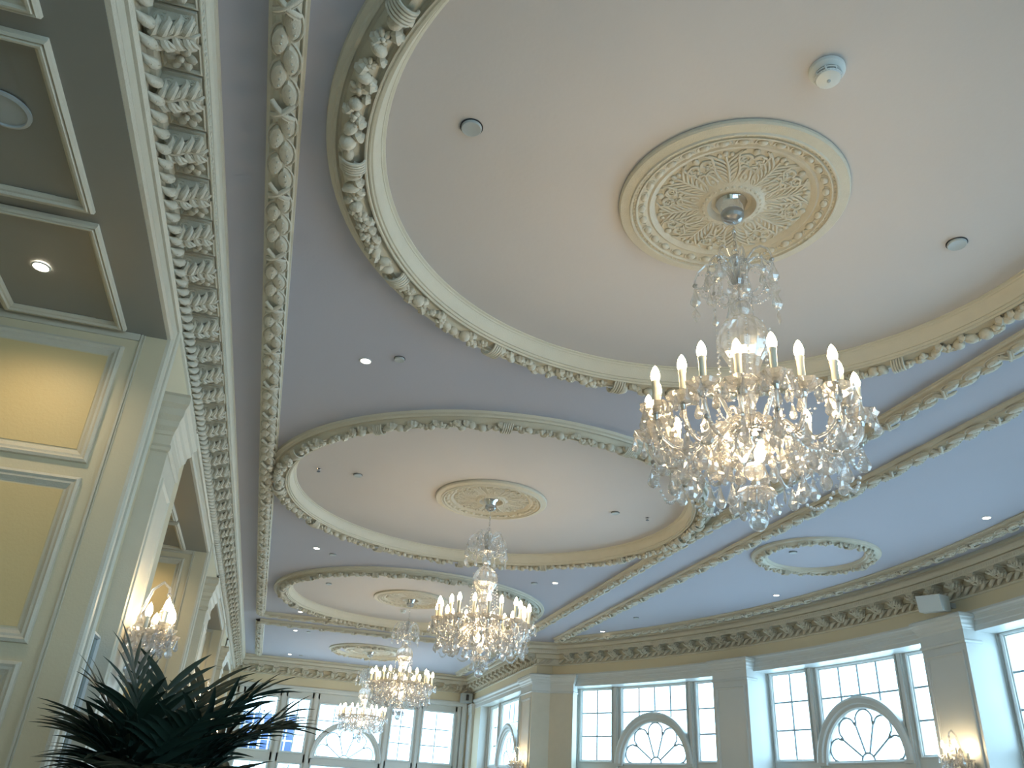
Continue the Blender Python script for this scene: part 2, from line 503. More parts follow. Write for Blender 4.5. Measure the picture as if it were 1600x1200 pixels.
def trim_line(i, pts, label, rows=1, step=.034, width=1.):
    """pts: plan centre line"""
    t = empty('trim_%d' % i, (pts[0][0], pts[0][1], 1.0), label, 'moulding', kind='structure')
    n = len(pts); nr = []
    for k in range(n):
        a = Vector(pts[max(k - 1, 0)]); c = Vector(pts[min(k + 1, n - 1)]); d = (c - a).normalized(); nr.append((d.y, -d.x))
    b = MB(); b.sweep(pts, nr, [(d * width, z) for d, z in TP]); obj('moulded_strip', b, M['plaster'], t, True, 25)
    L_ = [0]
    for k in range(1, n): L_.append(L_[-1] + hypot(pts[k][0] - pts[k - 1][0], pts[k][1] - pts[k - 1][1]))
    m = int(L_[-1] / step); k = 1
    for j in range(m):
        s_ = (j + .5) * L_[-1] / m
        while L_[k] < s_: k += 1
        f = (s_ - L_[k - 1]) / (L_[k] - L_[k - 1])
        x = pts[k - 1][0] + f * (pts[k][0] - pts[k - 1][0]); y = pts[k - 1][1] + f * (pts[k][1] - pts[k - 1][1])
        a = atan2(pts[k][1] - pts[k - 1][1], pts[k][0] - pts[k - 1][0])
        if j % 6 == 5: piece('ribbon', BAND, t, (x, y, .981), a); continue
        o = (.0085 if j % 2 else -.0085)
        piece('leaf', COIN, t, (x - sin(a) * o, y + cos(a) * o, .980), a + .10 * (1 if j % 2 else -1))
    return t
XTL, XTR, XB = -.150, 1.462, 1.690
def straight(a, b_, n=2): return [(a[0] + (b_[0] - a[0]) * i / (n - 1), a[1] + (b_[1] - a[1]) * i / (n - 1)) for i in range(n)]
trim_line(6, straight((XTL, -1.2), (XTL, 5.30)), 'long cream leaf moulding beside the bracketed cornice on the panelled wall side')
trim_line(7, straight((XTR, 5.30), (XTR, -1.2)), 'long leaf moulding between the ovals and the bay ceiling')
trim_line(8, straight((XTL, 5.30), (XTR, 5.30)), 'cross moulding just beyond the third oval')
trim_line(9, straight((XTL, 5.55), (XTR, 5.55)), 'cross moulding before the farthest ceiling panel')
trim_line(10, straight((XTL, 5.55), (XTL, 6.95)), 'short side moulding of the farthest ceiling panel by the panelled wall')
trim_line(11, straight((XTR, 6.95), (XTR, 5.55)), 'short side moulding of the farthest ceiling panel by the bay')
b = MB()
RT = BR - .185
t0 = math.asin((5.15 - BC[1]) / RT)
tc = math.acos((XB - BC[0]) / RT)
arc = [(BC[0] + RT * cos(tc - 2 * tc * i / 48), BC[1] + RT * sin(tc - 2 * tc * i / 48)) for i in range(49)]
trim_line(12, straight((XB, arc[-1][1]), (XB, arc[0][1])), 'straight leaf moulding along the inner edge of the bay ceiling')
trim_line(13, arc, 'curved leaf moulding following the bay cornice')

# ------------------------------------------------------------------ cornices
CP = [(0, .866), (.005, .868), (.007, .873), (.004, .877), (.0035, .906), (.012, .909), (.013, .926), (.014, .9345), (.0725, .9345), (.0725, .930), (.0745, .930), (.0745, .951), (.066, .952),
      (.066, .956), (.074, .958), (.078, .963), (.080, .970), (.080, .977), (.077, .983), (.074, .985), (.074, .988), (.079, .990), (.080, .995), (.080, 1.0)]
def mk_modillion():
    b = MB(); w = .019        # local: x = into the room, y along the wall, z up; origin at wall, z = .932
    b.box(.012, .069, -.026, .026, -.004, .003)
    sh = [(.012, -.003), (.066, -.003), (.067, -.010), (.063, -.016), (.055, -.018), (.048, -.015), (.041, -.019), (.035, -.027), (.027, -.032), (.018, -.032), (.012, -.028)]
    n = len(sh)
    vs = [(x, -w, z) for x, z in sh] + [(x, w, z) for x, z in sh]
    b.add(vs, [tuple(range(n)), tuple(range(2 * n - 1, n - 1, -1))] + [(i, n + i, n + (i + 1) % n, (i + 1) % n) for i in range(n)])
    for s_ in (-1, 1):      # scroll eyes and their raised volutes
        for cx, cz, r0 in ((.025, -.019, .0105), (.058, -.010, .006)):
            b.tube([(cx + r0 * (1 - .75 * i / 14) * cos(i * .62 + 1), s_ * (w + .0005), cz + r0 * (1 - .75 * i / 14) * sin(i * .62 + 1)) for i in range(15)], .0013, 5)
    # acanthus leaf on the underside: midrib with lobes curling over the edges
    b.tube([(.016, 0, -.035), (.030, 0, -.034), (.043, 0, -.024), (.056, 0, -.022), (.068, 0, -.020), (.074, 0, -.012)], [.004, .0045, .0045, .004, .0035, .002], 6)
    for k in range(4):
        x = .018 + .0135 * k; z = (-.033, -.031, -.023, -.020)[k]
        for s_ in (-1, 1):
            b.tube([(x - .004, 0, z), (x, s_ * .009, z - .0035), (x + .004, s_ * .018, z - .002), (x + .008, s_ * .0235, z + .004), (x + .006, s_ * .026, z + .010)], [.004, .0068, .0062, .0045, .0015], 7)
            b.tube([(x + .004, s_ * .004, z - .003), (x + .010, s_ * .012, z - .0025), (x + .014, s_ * .020, z + .002)], [.0015, .0035, .0015], 6)
    return small_mesh(b, 'modillion', M['plaster2'], True, 45)
MOD = mk_modillion()
def mk_rosette():
    b = MB()
    for i in range(6):
        a = i * pi / 3
        b.ball((.0125 * cos(a), .0125 * sin(a), -.004), .0115, .0085, .0055, 8, 5, Matrix.Rotation(a, 3, 'Z') @ Matrix.Rotation(.35, 3, 'Y'))
    b.ball((0, 0, -.009), .006, n=8, m=5)
    return small_mesh(b, 'rosette', M['plaster2'], True, 50)
ROS = mk_rosette()
def mk_coffer():
    b = MB(); b.rect(lambda u, d, v: (u, v, -d), -.029, .029, -.029, .029, [(0, .003), (.0035, .0045), (.005, .002), (.0065, -.0)])
    return small_mesh(b, 'coffer_frame', M['plaster'])
COF = mk_coffer()
def mk_twist():
    b = MB()
    b.tube([(.0, -.026, -.0125), (.005, -.017, -.0115), (.0105, -.005, -.005), (.0115, .005, .004), (.006, .016, .011), (.0, .024, .013)], [.0015, .0058, .0082, .0082, .0055, .0015], 8)
    b.tube([(.012, -.010, -.0135), (.0175, 0, -.004), (.0175, .006, .003), (.012, .014, .012)], [.0008, .0018, .0018, .0008], 5)
    return small_mesh(b, 'rope_twist', M['plaster2'], True, 60)
TW = mk_twist()
PER = .1165
def cornice(i, idx, label, near=True, rope=True, start=.04, dentils=True, rng_lim=None):
    t = empty('trim_%d' % i, (*loop[idx[0]], .93), label, 'cornice', kind='structure')
    pl = [loop[k % len(loop)] for k in idx]; nr = [LN[k % len(loop)] for k in idx]
    b = MB(); b.sweep(pl, nr, CP); obj('moulded_cornice', b, M['plaster'], t, True, 22)
    # run along the line, putting pieces at their own position and angle
    L_ = [0]
    for k in range(1, len(pl)): L_.append(L_[-1] + hypot(pl[k][0] - pl[k - 1][0], pl[k][1] - pl[k - 1][1]))
    def at(s_):
        k = 1
        while k < len(pl) - 1 and L_[k] < s_: k += 1
        f = (s_ - L_[k - 1]) / (L_[k] - L_[k - 1])
        x = pl[k - 1][0] + f * (pl[k][0] - pl[k - 1][0]); y = pl[k - 1][1] + f * (pl[k][1] - pl[k - 1][1])
        d = Vector((pl[k][0] - pl[k - 1][0], pl[k][1] - pl[k - 1][1])).normalized()
        return x, y, atan2(-d.x, d.y)      # angle of the room-side normal
    n = int((L_[-1] - start) / PER)
    for j in range(n):
        s_ = start + (j + .5) * PER
        if rng_lim and not (rng_lim[0] < s_ < rng_lim[1]): continue
        x, y, a = at(s_)
        piece('modillion', MOD, t, (x, y, .932), a)
        x, y, a = at(s_ + PER / 2)
        if near and j < n - 1:
            q = (x + cos(a) * .043, y + sin(a) * .043, .934)
            piece('rosette', ROS, t, q, a); piece('coffer_frame', COF, t, q, a)
    if rope:
        st = .0352 if near else .045
        m = int(L_[-1] / st)
        for j in range(m):
            s_ = (j + .5) * st
            if rng_lim and not (rng_lim[0] < s_ < rng_lim[1]): continue
            x, y, a = at(s_)
            piece('rope_twist', TW, t, (x + cos(a) * .0055, y + sin(a) * .0055, .892), a)
    b = MB()
    m = int(L_[-1] / .0125)
    for j in range(m):
        s_ = (j + .5) * .0125
        if rng_lim and not (rng_lim[0] < s_ < rng_lim[1]): continue
        x, y, a = at(s_)
        b.ball((x + cos(a) * .0745, y + sin(a) * .0745, .941), .0022, .0048, .0065, 5, 3, rot_of(a))
    obj('bead_row', b, M['plaster2'], t, kind='stuff')
    return t
cornice(14, [0, 1], 'bracketed cornice with rope moulding along the panelled wall', start=1.62 - int(1.62 / PER) * PER + .06, rng_lim=(1.4, 9))
cornice(15, [1, 2], 'bracketed cornice over the far wall of windows', near=False)
cornice(16, [2, 3, 4], 'bracketed cornice on the straight wall between far windows and bay', near=False, start=0)
cornice(17, list(range(4, 4 + nb + 1)), 'curved bracketed cornice around the bow window wall', near=False, rng_lim=(0, 3.9))
cornice(18, [4 + nb, 5 + nb, 6 + nb, 7 + nb], 'plain end of the cornice behind the viewer', near=False, rope=False, rng_lim=(99, 100))

# ------------------------------------------------------------------ window builder
BARR = .0046
def bar(M_, pts, r=BARR, d=-.112):
    b = MB(); b.tube([M_(u, d, z) for u, z in pts], r, 6); return b
def light(win, M_, u0, u1, z0, z1, cols, rows, nu=1, d=-.112, zs=None):
    """one glazed light: sash frame, bars and panes"""
    b = MB(); b.rect(M_, u0 - .016, u1 + .016, z0 - .016, z1 + .016, [(0, d - .004), (0, d + .016), (.006, d + .018), (.011, d + .013), (.012, d + .008), (.016, d + .006), (.016, d - .004)], nu)
    obj('sash', b, M['white'], win)
    zz = zs or [z0 + (z1 - z0) * k / rows for k in range(rows + 1)]
    uu = [u0 + (u1 - u0) * k / cols for k in range(cols + 1)]
    for z in zz[1:-1]: obj('glazing_bar', bar(M_, [(u, z) for u in uu]), M['lead'], win)
    for u in uu[1:-1]: obj('glazing_bar', bar(M_, [(u, z0), (u, z1)]), M['lead'], win)
    for i in range(cols):
        for j in range(len(zz) - 1):
            p = MB(); p.ubox(M_, uu[i], uu[i + 1], d - .001, d + .0005, zz[j], zz[j + 1]); obj('pane', p, M['pane'], win)
def arched_light(win, M_, c, hw, z0, zt, zm, zsp, ra, wr, d=-.112):
    """middle light: top row of panes, round arch with scalloped fanlight. ra inner radius, wr ring width"""
    u0, u1 = c - hw, c + hw; ro = ra + wr
    b = MB(); b.rect(M_, u0 - .016, u1 + .016, z0 - .016, zt + .016, [(0, d - .004), (0, d + .016), (.006, d + .018), (.011, d + .013), (.012, d + .008), (.016, d + .006), (.016, d - .004)], 4)
    obj('sash', b, M['white'], win)
    obj('glazing_bar', bar(M_, [(u0 + (u1 - u0) * k / 4, zm) for k in range(5)]), M['lead'], win)
    rm = ra + wr * .6
    for k in range(5):
        u = u0 + (u1 - u0) * k / 4
        if 0 < k < 4:
            du = abs(u - c); zb = zsp + sqrt(max(0, rm * rm - du * du)) if du > 1e-6 else zm
            obj('glazing_bar', bar(M_, [(u, min(zb, zm)), (u, zt)]), M['lead'], win)
        if k < 4:
            p = MB(); p.ubox(M_, u, u0 + (u1 - u0) * (k + 1) / 4, d - .001, d + .0005, zm, zt); obj('pane', p, M['pane'], win)
    for s_ in (-1, 1):      # corner panes between arch and frame
        for (ua, ub) in ((0, .5), (.5, 1)):
            a, e = ua * hw, ub * hw
            pts = []
            for k in range(7):
                u = a + (e - a) * k / 6; pts.append((c + s_ * u, min(zm - .001, zsp + sqrt(max(0, rm * rm - u * u)))))
            pts += [(c + s_ * e, zm), (c + s_ * a, zm)]
            p = MB(); p.poly(pts, M_, d - .001, d + .0005); obj('pane', p, M['pane'], win)
    # arch ring with stepped mouldings
    b = MB(); pr = [(ra, d - .004), (ra, d + .014), (ra + .006, d + .022), (ra + wr * .35, d + .024), (ra + wr * .45, d + .032), (ra + wr * .8, d + .036), (ra + wr, d + .030), (ra + wr, d - .004)]
    n = 28; vs = []; k_ = len(pr)
    for i in range(n + 1):
        a = pi * i / n
        for r, dd in pr: vs.append(M_(c + r * cos(a), dd, zsp + r * sin(a)))
    fs = [(i * k_ + j, (i + 1) * k_ + j, (i + 1) * k_ + (j + 1) % k_, i * k_ + (j + 1) % k_) for i in range(n) for j in range(k_)]
    # straight legs down to the sill rail
    b.add(vs, fs)
    for s_ in (-1, 1): b.ubox(M_, c + s_ * ra, c + s_ * ro, d - .004, d + .030, z0 - .02, zsp)
    obj('arch_surround', b, M['white'], win, True, 30)
    # fanlight bars: five scalloped petals round a half-moon hub
    hub = ra * .17
    q = lambda r, a: (c + r * cos(a), zsp + r * sin(a))
    obj('glazing_bar', bar(M_, [q(hub, pi * i / 10) for i in range(11)]), M['lead'], win)
    for k in range(1, 5):
        a = pi * k / 5
        obj('glazing_bar', bar(M_, [q(hub, a), q(ra * .74, a), q(ra * .80, a)]), M['lead'], win)
    for k in range(5):
        a0 = pi * k / 5; a1 = pi * (k + 1) / 5; am = (a0 + a1) / 2
        pts = []
        c0 = ra * .735; w = c0 * sin(pi / 10) * .97
        cu, cz = q(c0 * cos(pi / 10) , am)
        for i in range(13):
            t = -pi / 2 + pi * i / 12
            e = am + t
            rr = w if abs(t) > 1.2 else w + (ra - c0 * cos(pi / 10) - w) * cos(t) ** 1.2
            pts.append((cu + rr * cos(e), cz + rr * sin(e)))
        if k == 0: pts = [p for p in pts if p[1] > zsp + .002]
        if k == 4: pts = [p for p in pts if p[1] > zsp + .002]
        obj('glazing_bar', bar(M_, pts), M['lead'], win)
    obj('glazing_bar', bar(M_, [(c - ra, zsp - .004), (c + ra, zsp - .004)], .005), M['white'], win)
    for k in range(5):
        a0 = pi * k / 5; a1 = pi * (k + 1) / 5
        p = MB(); p.poly([q(hub, a0), q(ra, a0), q(ra, (a0 + a1) / 2), q(ra, a1), q(hub, a1)], M_, d - .001, d + .0005); obj('pane', p, M['pane'], win)
    p = MB(); p.poly([q(hub, pi * i / 8) for i in range(9)], M_, d - .001, d + .0005); obj('pane', p, M['pane'], win)

def mullion(win, M_, u0, u1, z0, z1, d=-.112, n=1, name='mullion'):
    b = MB(); b.ubox(M_, u0, u1, d - .01, d + .010, z0, z1, n)
    w = u1 - u0
    if w < .12 and z1 - z0 > .2:
        b.ubox(M_, u0 + w * .22, u1 - w * .22, d + .01, d + .020, z0, z1, n)
        b.ubox(M_, u0 + w * .36, u1 - w * .36, d + .02, d + .026, z0, z1, n)
    obj(name, b, M['white'], win)

ZT, ZB = .723, .320
def bay_window(i, th, label, d=-.112, M_=None, full=True):
    M_ = M_ or MB_(th)
    t = empty('window_%d' % i, M_(0, d, ZB), label, 'window', kind='structure')
    arched_light(t, M_, 0, .232, ZB - .012, ZT, .589, .300, .226, .055, d)
    for s_ in (-1, 1):
        a, e = sorted((s_ * .322, s_ * .540))
        light(t, M_, a, e, ZB, ZT, 2, 3, 2, d)
        a, e = sorted((s_ * .248, s_ * .306)); mullion(t, M_, a, e, ZF + .3, ZT + .03, d)
        a, e = sorted((s_ * .322, s_ * .540))
        light(t, M_, a, e, -.10, .235, 2, 2, 2, d)
        a, e = sorted((s_ * .556, s_ * .60)); mullion(t, M_, a, e, ZF + .3, ZT + .03, d)
    light(t, M_, -.232, .232, -.10, .235, 4, 2, 4, d)
    mullion(t, M_, -.60, .60, .251, .305, d, 8, 'transom')
    mullion(t, M_, -.60, .60, ZT + .012, ZT + .03, d, 8, 'head')
    mullion(t, M_, -.60, .60, ZF + .28, -.115, d, 8, 'apron')
    return t
bay_window(1, 28.0, 'arched window in the curved bay between the corner pier and the first bay pier')
bay_window(2, 9.2, 'arched window in the curved bay between the two tall piers')
bay_window(3, -9.6, 'bay window at the frame edge beyond the pier with the white box')
bay_window(4, -28.4, 'bay window outside the view beside the near wall')

# the far wall's windows (and the same behind the viewer)
def end_window(i, M_, label, detail=True):
    d = -.035
    t = empty('window_%d' % i, M_(.65, d, .3), label, 'window', kind='structure')
    arched_light(t, M_, .652, .250, .305, .684, .572, .288, .238, .045, d)
    for (u0, u1) in ((-.181, .058), (.150, .312), (.990, 1.163), (1.250, 1.497)):
        light(t, M_, u0, u1, .325, .705, 2, 3, 1, d)
        light(t, M_, u0, u1, -.1, .235, 2, 2, 1, d)
    light(t, M_, .402, .902, -.1, .235, 4, 2, 1, d)
    for (u0, u1) in ((-.262, -.197), (.074, .134), (.328, .386), (.918, .974), (1.179, 1.234), (1.513, 1.57)):
        mullion(t, M_, u0, u1, ZF, .80, d)
    mullion(t, M_, -.262, 1.57, .251, .309, d, 1, 'transom')
    mullion(t, M_, -.262, 1.57, .7215, .765, d, 1, 'head')
    mullion(t, M_, .386, .918, .70, .7215, d, 1, 'head')
    mullion(t, M_, -.262, 1.57, ZF, -.115, d, 1, 'apron')
    b = MB(); b.rect(M_, -.30, 1.60, ZF - .1, .80, [(0, 0), (0, .012), (.006, .016), (.016, .016), (.020, .010), (.034, .008), (.036, 0), (.038, d)])
    obj('architrave', b, M['white'], t)
    return t
end_window(5, MF, 'wall of glazing with a central arch at the far end')
end_window(6, MN, 'wall of glazing behind the viewer')
# windows in the two straight return walls
def side_window(i, yc, label):
    M_ = lambda u, d, z: (XR - d, yc - u, z)
    return bay_window(i, 0, label, -.09, M_)
side_window(7, 6.20, 'window seen edge-on in the short wall left of the corner pier')
side_window(8, 2 * BC[1] - 6.20, 'window in the short wall behind the viewer')

# ------------------------------------------------------------------ walls around windows
b = MB()
b.ubox(MF, -.45, -.26, -.09, 0, ZF, 1.0); b.ubox(MF, 1.57, 1.80, -.09, 0, ZF, 1.0); b.ubox(MF, -.26, 1.57, -.09, 0, .765, 1.0)
b.ubox(MF, -.26, 1.57, -.01, .003, .805, .866)
obj('wall_far', b, M['wall'], label='cream strip of wall above and beside the far windows', cat='wall', kind='structure')
b = MB()
b.ubox(MN, -.45, -.26, -.09, 0, ZF, 1.0); b.ubox(MN, 1.57, 1.80, -.09, 0, ZF, 1.0); b.ubox(MN, -.26, 1.57, -.09, 0, .765, 1.0)
obj('wall_near', b, M['wall'], label='cream wall behind the viewer', cat='wall', kind='structure')

def right_wall(name, flip, label):
    f = (lambda y: 2 * BC[1] - y) if flip else (lambda y: y)
    M_ = lambda u, d, z: (XR - d, f(u), z)
    b = MB()
    b.ubox(M_, 6.80, YF, -.14, 0, ZF, 1.0); b.ubox(M_, 5.31, 6.80, -.14, 0, .745, 1.0); b.ubox(M_, 5.31, 5.60, -.14, 0, ZF, .745)
    b.ubox(M_, 5.60, 6.80, -.14, 0, ZF, ZF + .28)
    w = obj(name, b, M['wall'], label=label, cat='wall', kind='structure')
    b = MB()
    b.sweep([M_(YF - .12, 0, 0)[:2], M_(5.42, 0, 0)[:2]], [(-1, 0)] * 2, [(0, .812), (.018, .810), (.018, .80), (.010, .79), (.010, .775), (.005, .77), (.005, .7435), (-.088, .7435)])
    obj('architrave', b, M['white'], w)
    b = MB()
    for (u0, u1) in ((5.60, 5.602), (6.797, 6.80)): b.ubox(M_, u0, u1, -.10, 0, ZF, .745)
    obj('reveal', b, M['white'], w)
    # small corner pilaster against the far corner
    b = MB(); b.ubox(M_, YF - .13, YF - .01, 0, .02, ZF, .70); b.rect(lambda u, h, v: M_(u, h, v), YF - .118, YF - .022, ZF + .1, .67, [(0, .02), (.004, .026), (.010, .026), (.013, .021)])
    b.ubox(M_, YF - .14, YF, 0, .026, .70, .72); b.ubox(M_, YF - .15, YF, 0, .034, .76, .78); b.ubox(M_, YF - .145, YF, 0, .029, .72, .76)
    obj('corner_pilaster', b, M['white'], w)
    return w
right_wall('wall_right', False, 'short straight wall between the far windows and the bay')
right_wall('wall_right_rear', True, 'short straight wall between the bay and the wall behind the viewer')

MBW = MB_(0)
def th2u(t): return -radians(t) * 4.22
b = MB()
b.ubox(MBW, th2u(TH1 + 1), th2u(-TH1 - 1), -.16, 0, .738, 1.0, 44)
wb = obj('wall_bay', b, M['wall'], None, label='curved bay wall with cream frieze above the windows', cat='wall', kind='structure')
b = MB(); b.ubox(MBW, th2u(TH1 + 1), th2u(-TH1 - 1), -.16, -.02, ZF, ZF + .28, 44); obj('dado', b, M['white'], wb)
# moulded entablature strip over the windows
b = MB(); AP = [(0, .814), (.020, .811), (.021, .802), (.014, .797), (.011, .788), (.011, .777), (.006, .774), (.006, .757), (.002, .754), (.002, .7365), (-.108, .7365)]
pl = [(BC[0] + BR * cos(radians(36 - 72 * i / 44)), BC[1] + BR * sin(radians(36 - 72 * i / 44))) for i in range(45)]
nr = [(-cos(radians(36 - 72 * i / 44)), -sin(radians(36 - 72 * i / 44))) for i in range(45)]
b.sweep(pl, nr, AP); obj('architrave', b, M['white'], wb)

def pier(name, M_, hw, proud, back, label, corner=False):
    t = empty(name, M_(0, 0, ZF), label, 'pier', kind='structure')
    b = MB(); b.ubox(M_, -hw, hw, back, proud, ZF, .755)
    obj('shaft', b, M['white'], t)
    b = MB()
    for s_ in (-1, 1):
        b.ubox(M_, s_ * hw, s_ * (hw + .0015), back, proud, ZF, .690)
    obj('reveal', b, M['white'], t)
    b = MB(); b.rect(M_, -hw + .016, hw - .016, ZF + .35, .665, [(0, proud), (.001, proud + .005), (.007, proud + .007), (.010, proud + .003), (.014, proud + .003), (.016, proud - .0)])
    obj('panel_moulding', b, M['white'], t)
    # capital: astragal, necking and crown that breaks round the pier
    prof = [(.002, .690), (.005, .692), (.007, .697), (.005, .702), (.002, .704), (.002, .742), (.004, .744), (.005, .750), (.010, .756), (.012, .764), (.018, .772), (.020, .782), (.026, .785), (.026, .797), (.020, .803), (0, .806)]
    b = MB(); k = len(prof); vs = []
    ring = [(-1, 0), (-1, 1), (1, 1), (1, 0)]
    for (su, sd) in ring:
        for a, z in prof: vs.append(M_(su * (hw + a), (proud + a) if sd else -.02, z))
    fs = [(i * k + j, (i + 1) * k + j, (i + 1) * k + j + 1, i * k + j + 1) for i in range(3) for j in range(k - 1)]
    b.add(vs, fs); obj('capital', b, M['white'], t)
    return t
for n_, th in enumerate((18.6, -.2, -19.0)):
    pier('bay_pier', MB_(th), .122, .055, -.14, ('panelled pier between the two full arched windows of the bay', 'panelled pier with wall light and white box above it', 'panelled bay pier out of view')[n_])
# corner piers: one face along the short wall, one along the bay
def corner_pier(name, flip, label):
    f = (lambda p: (p[0], 2 * BC[1] - p[1])) if flip else (lambda p: p)
    base = [(1.645, 5.52), (1.600, 5.52), (1.600, 5.272), (1.712, 5.245), (1.828, 5.135), (1.875, 5.19)]
    t = empty(name, (*f(base[2]), ZF), label, 'pier', kind='structure')
    pts = base
    nrm = []
    for i in range(len(pts)):
        a = Vector(pts[max(i - 1, 0)]); bb = Vector(pts[i]); c = Vector(pts[min(i + 1, len(pts) - 1)])
        d1 = (bb - a).normalized() if i > 0 else (c - bb).normalized(); d2 = (c - bb).normalized() if i < len(pts) - 1 else d1
        n1 = Vector((d1.y, -d1.x)); n2 = Vector((d2.y, -d2.x)); m = n1 + n2; m.normalize(); q = 1 / max(.5, m.dot(n1)); nrm.append((m.x * q, m.y * q))
    # outward of the pier = into the room
    if (Vector(nrm[2]).x > 0): nrm = [(-x, -y) for x, y in nrm]
    def sw(prof):
        b = MB(); P_ = [f(p) for p in pts]; N_ = [(x, -y) if flip else (x, y) for x, y in nrm]
        b.sweep(P_, N_, prof); return b
    body = MB()
    poly = [f(p) for p in base + [(1.95, 5.40), (1.80, 5.55)]]; n = len(poly)
    body.add([(x, y, ZF) for x, y in poly] + [(x, y, .745) for x, y in poly], [tuple(range(n)), tuple(range(2 * n - 1, n - 1, -1))] + [(i, n + i, n + (i + 1) % n, (i + 1) % n) for i in range(n)])
    obj('shaft', body, M['plaster'], t)
    obj('capital', sw([(.002, .690), (.005, .692), (.007, .697), (.005, .702), (.002, .704), (.002, .742), (.004, .744), (.005, .750), (.010, .756), (.012, .764), (.018, .772), (.020, .782), (.026, .785), (.026, .797), (.020, .803), (-.03, .812)]), M['white'], t)
    for a, e in ((1, 2),):
        A, B_ = Vector(f(base[a])), Vector(f(base[e])); d = (B_ - A); L_ = d.length; d.normalize(); nn = Vector((d.y, -d.x))
        if nn.x > 0 or (abs(nn.x) < .01): nn = -nn
        if nn.dot(Vector(BC) - A) < 0: nn = -nn
        F_ = lambda u, h, v, A=A, d=d, nn=nn: (A.x + d.x * u + nn.x * h, A.y + d.y * u + nn.y * h, v)
        b = MB(); b.rect(F_, .02, L_ - .02, ZF + .35, .665, [(0, 0), (.001, .005), (.007, .007), (.010, .003), (.014, .003), (.016, 0)])
        obj('panel_moulding', b, M['white'], t)
    return t
corner_pier('corner_pier', False, 'angled corner pier where the short wall meets the bay')
corner_pier('corner_pier', True, 'angled corner pier out of view behind')

# ------------------------------------------------------------------ left wall with deep piers and coffered alcoves
PIERS = [(-1.57, -.20), (1.566, 2.18), (3.245, 3.88), (4.945, 5.58), (6.645, YF)]
ALC = [(-.20, 1.566), (2.18, 3.245), (3.88, 4.945), (5.58, 6.645)]
ZS = .807
b = MB(); b.box(-.46, XL, YN - .1, YF + .09, ZS, 1.0)
for y0, y1 in PIERS: b.box(-1.2, XL, y0, y1, ZF, ZS)
b.box(-1.25, -1.2, YN - .1, YF + .09, ZF, 1.0)
wl = obj('wall_left', b, M['wall'], label='cream panelled wall with deep alcoves', cat='wall', kind='structure')
b = MB(); b.box(-1.22, -.46, YN - .1, YF + .09, ZS, .86)
acs = obj('alcove_ceiling', b, M['soffit'], label='dark green-grey coffered soffit of the wall alcoves', cat='ceiling', kind='structure')
b = MB()
for y0, y1 in ALC: b.box(-.46, XL - .0005, y0, y1, ZS - .0015, ZS)
obj('soffit_edge', b, M['soffit'], acs)
CFP = [(0, 0), (.001, .006), (.0045, .009), (.007, .007), (.009, .010), (.0125, .010), (.014, .006), (.0175, .005), (.021, .001), (.021, -.001)]
for (y0, y1) in ALC:
    y = y1 - .016
    while y > y0 + .1:
        yb = max(y - .347, y0 + .02)
        for (xa, xb) in ((-.628, -.405), (-.875, -.652), (-1.12, -.90)):
            b = MB(); b.rect(MS(ZS - .0015), xa, xb, yb, y, CFP); obj('coffer_moulding', b, M['plaster'], acs)
        y = yb - .031
# opening casing: over the opening and down the far jamb
KP = [(0, 0), (.001, .006), (.005, .010), (.009, .008), (.010, .003), (.013, .003), (.014, .007), (.024, .008), (.025, .003), (.028, .003), (.029, .006), (.041, .006), (.042, .002), (.045, .002), (.046, .009), (.051, .013), (.055, .012), (.056, .008), (.060, .009), (.063, .010), (.063, 0)]
for (y0, y1) in ALC:
    b = MB(); vs = []; k = len(KP)
    for (u, v, cu, cv) in ((y0, ZS, 0, 1), (y1, ZS, 1, 1), (y1, ZF, 1, 0)):
        for a, h in KP: vs.append(ML(u + cu * a, h, v + cv * a))
    fs = [(i * k + j, (i + 1) * k + j, (i + 1) * k + j + 1, i * k + j + 1) for i in range(2) for j in range(k - 1)]
    b.add(vs, fs); obj('opening_casing', b, M['plaster'], wl)
# return faces of the piers with fielded panels
RP2 = [(0, 0), (.001, .007), (.006, .009), (.010, .006), (.014, .006), (.020, .001), (.026, -.001)]
for y0, y1 in PIERS[1:]:
    Mr = lambda u, h, v, y0=y0: (u, y0 - h, v)
    b = MB(); b.ubox(Mr, -.3785, -.3745, 0, .004, ZF, ZS); b.ubox(Mr, -.3725, -.371, 0, .002, ZF, ZS); obj('edge_bead', b, M['plaster'], wl)
    for (va, vb) in ((.522, .772), (.200, .494), (-.12, .172), (-.40, -.15)):
        b = MB(); b.rect(Mr, -.86, -.402, va, vb, RP2); obj('panel_moulding', b, M['plaster'], wl)
        b = MB(); b.ubox(Mr, -.835, -.427, -.001, .0012, va + .026, vb - .026); obj('panel', b, M['panel'], wl)
    # top moulding under the soffit
    b = MB(); b.ubox(Mr, -1.15, -.38, 0, .004, ZS - .016, ZS); obj('top_moulding', b, M['plaster'], wl)
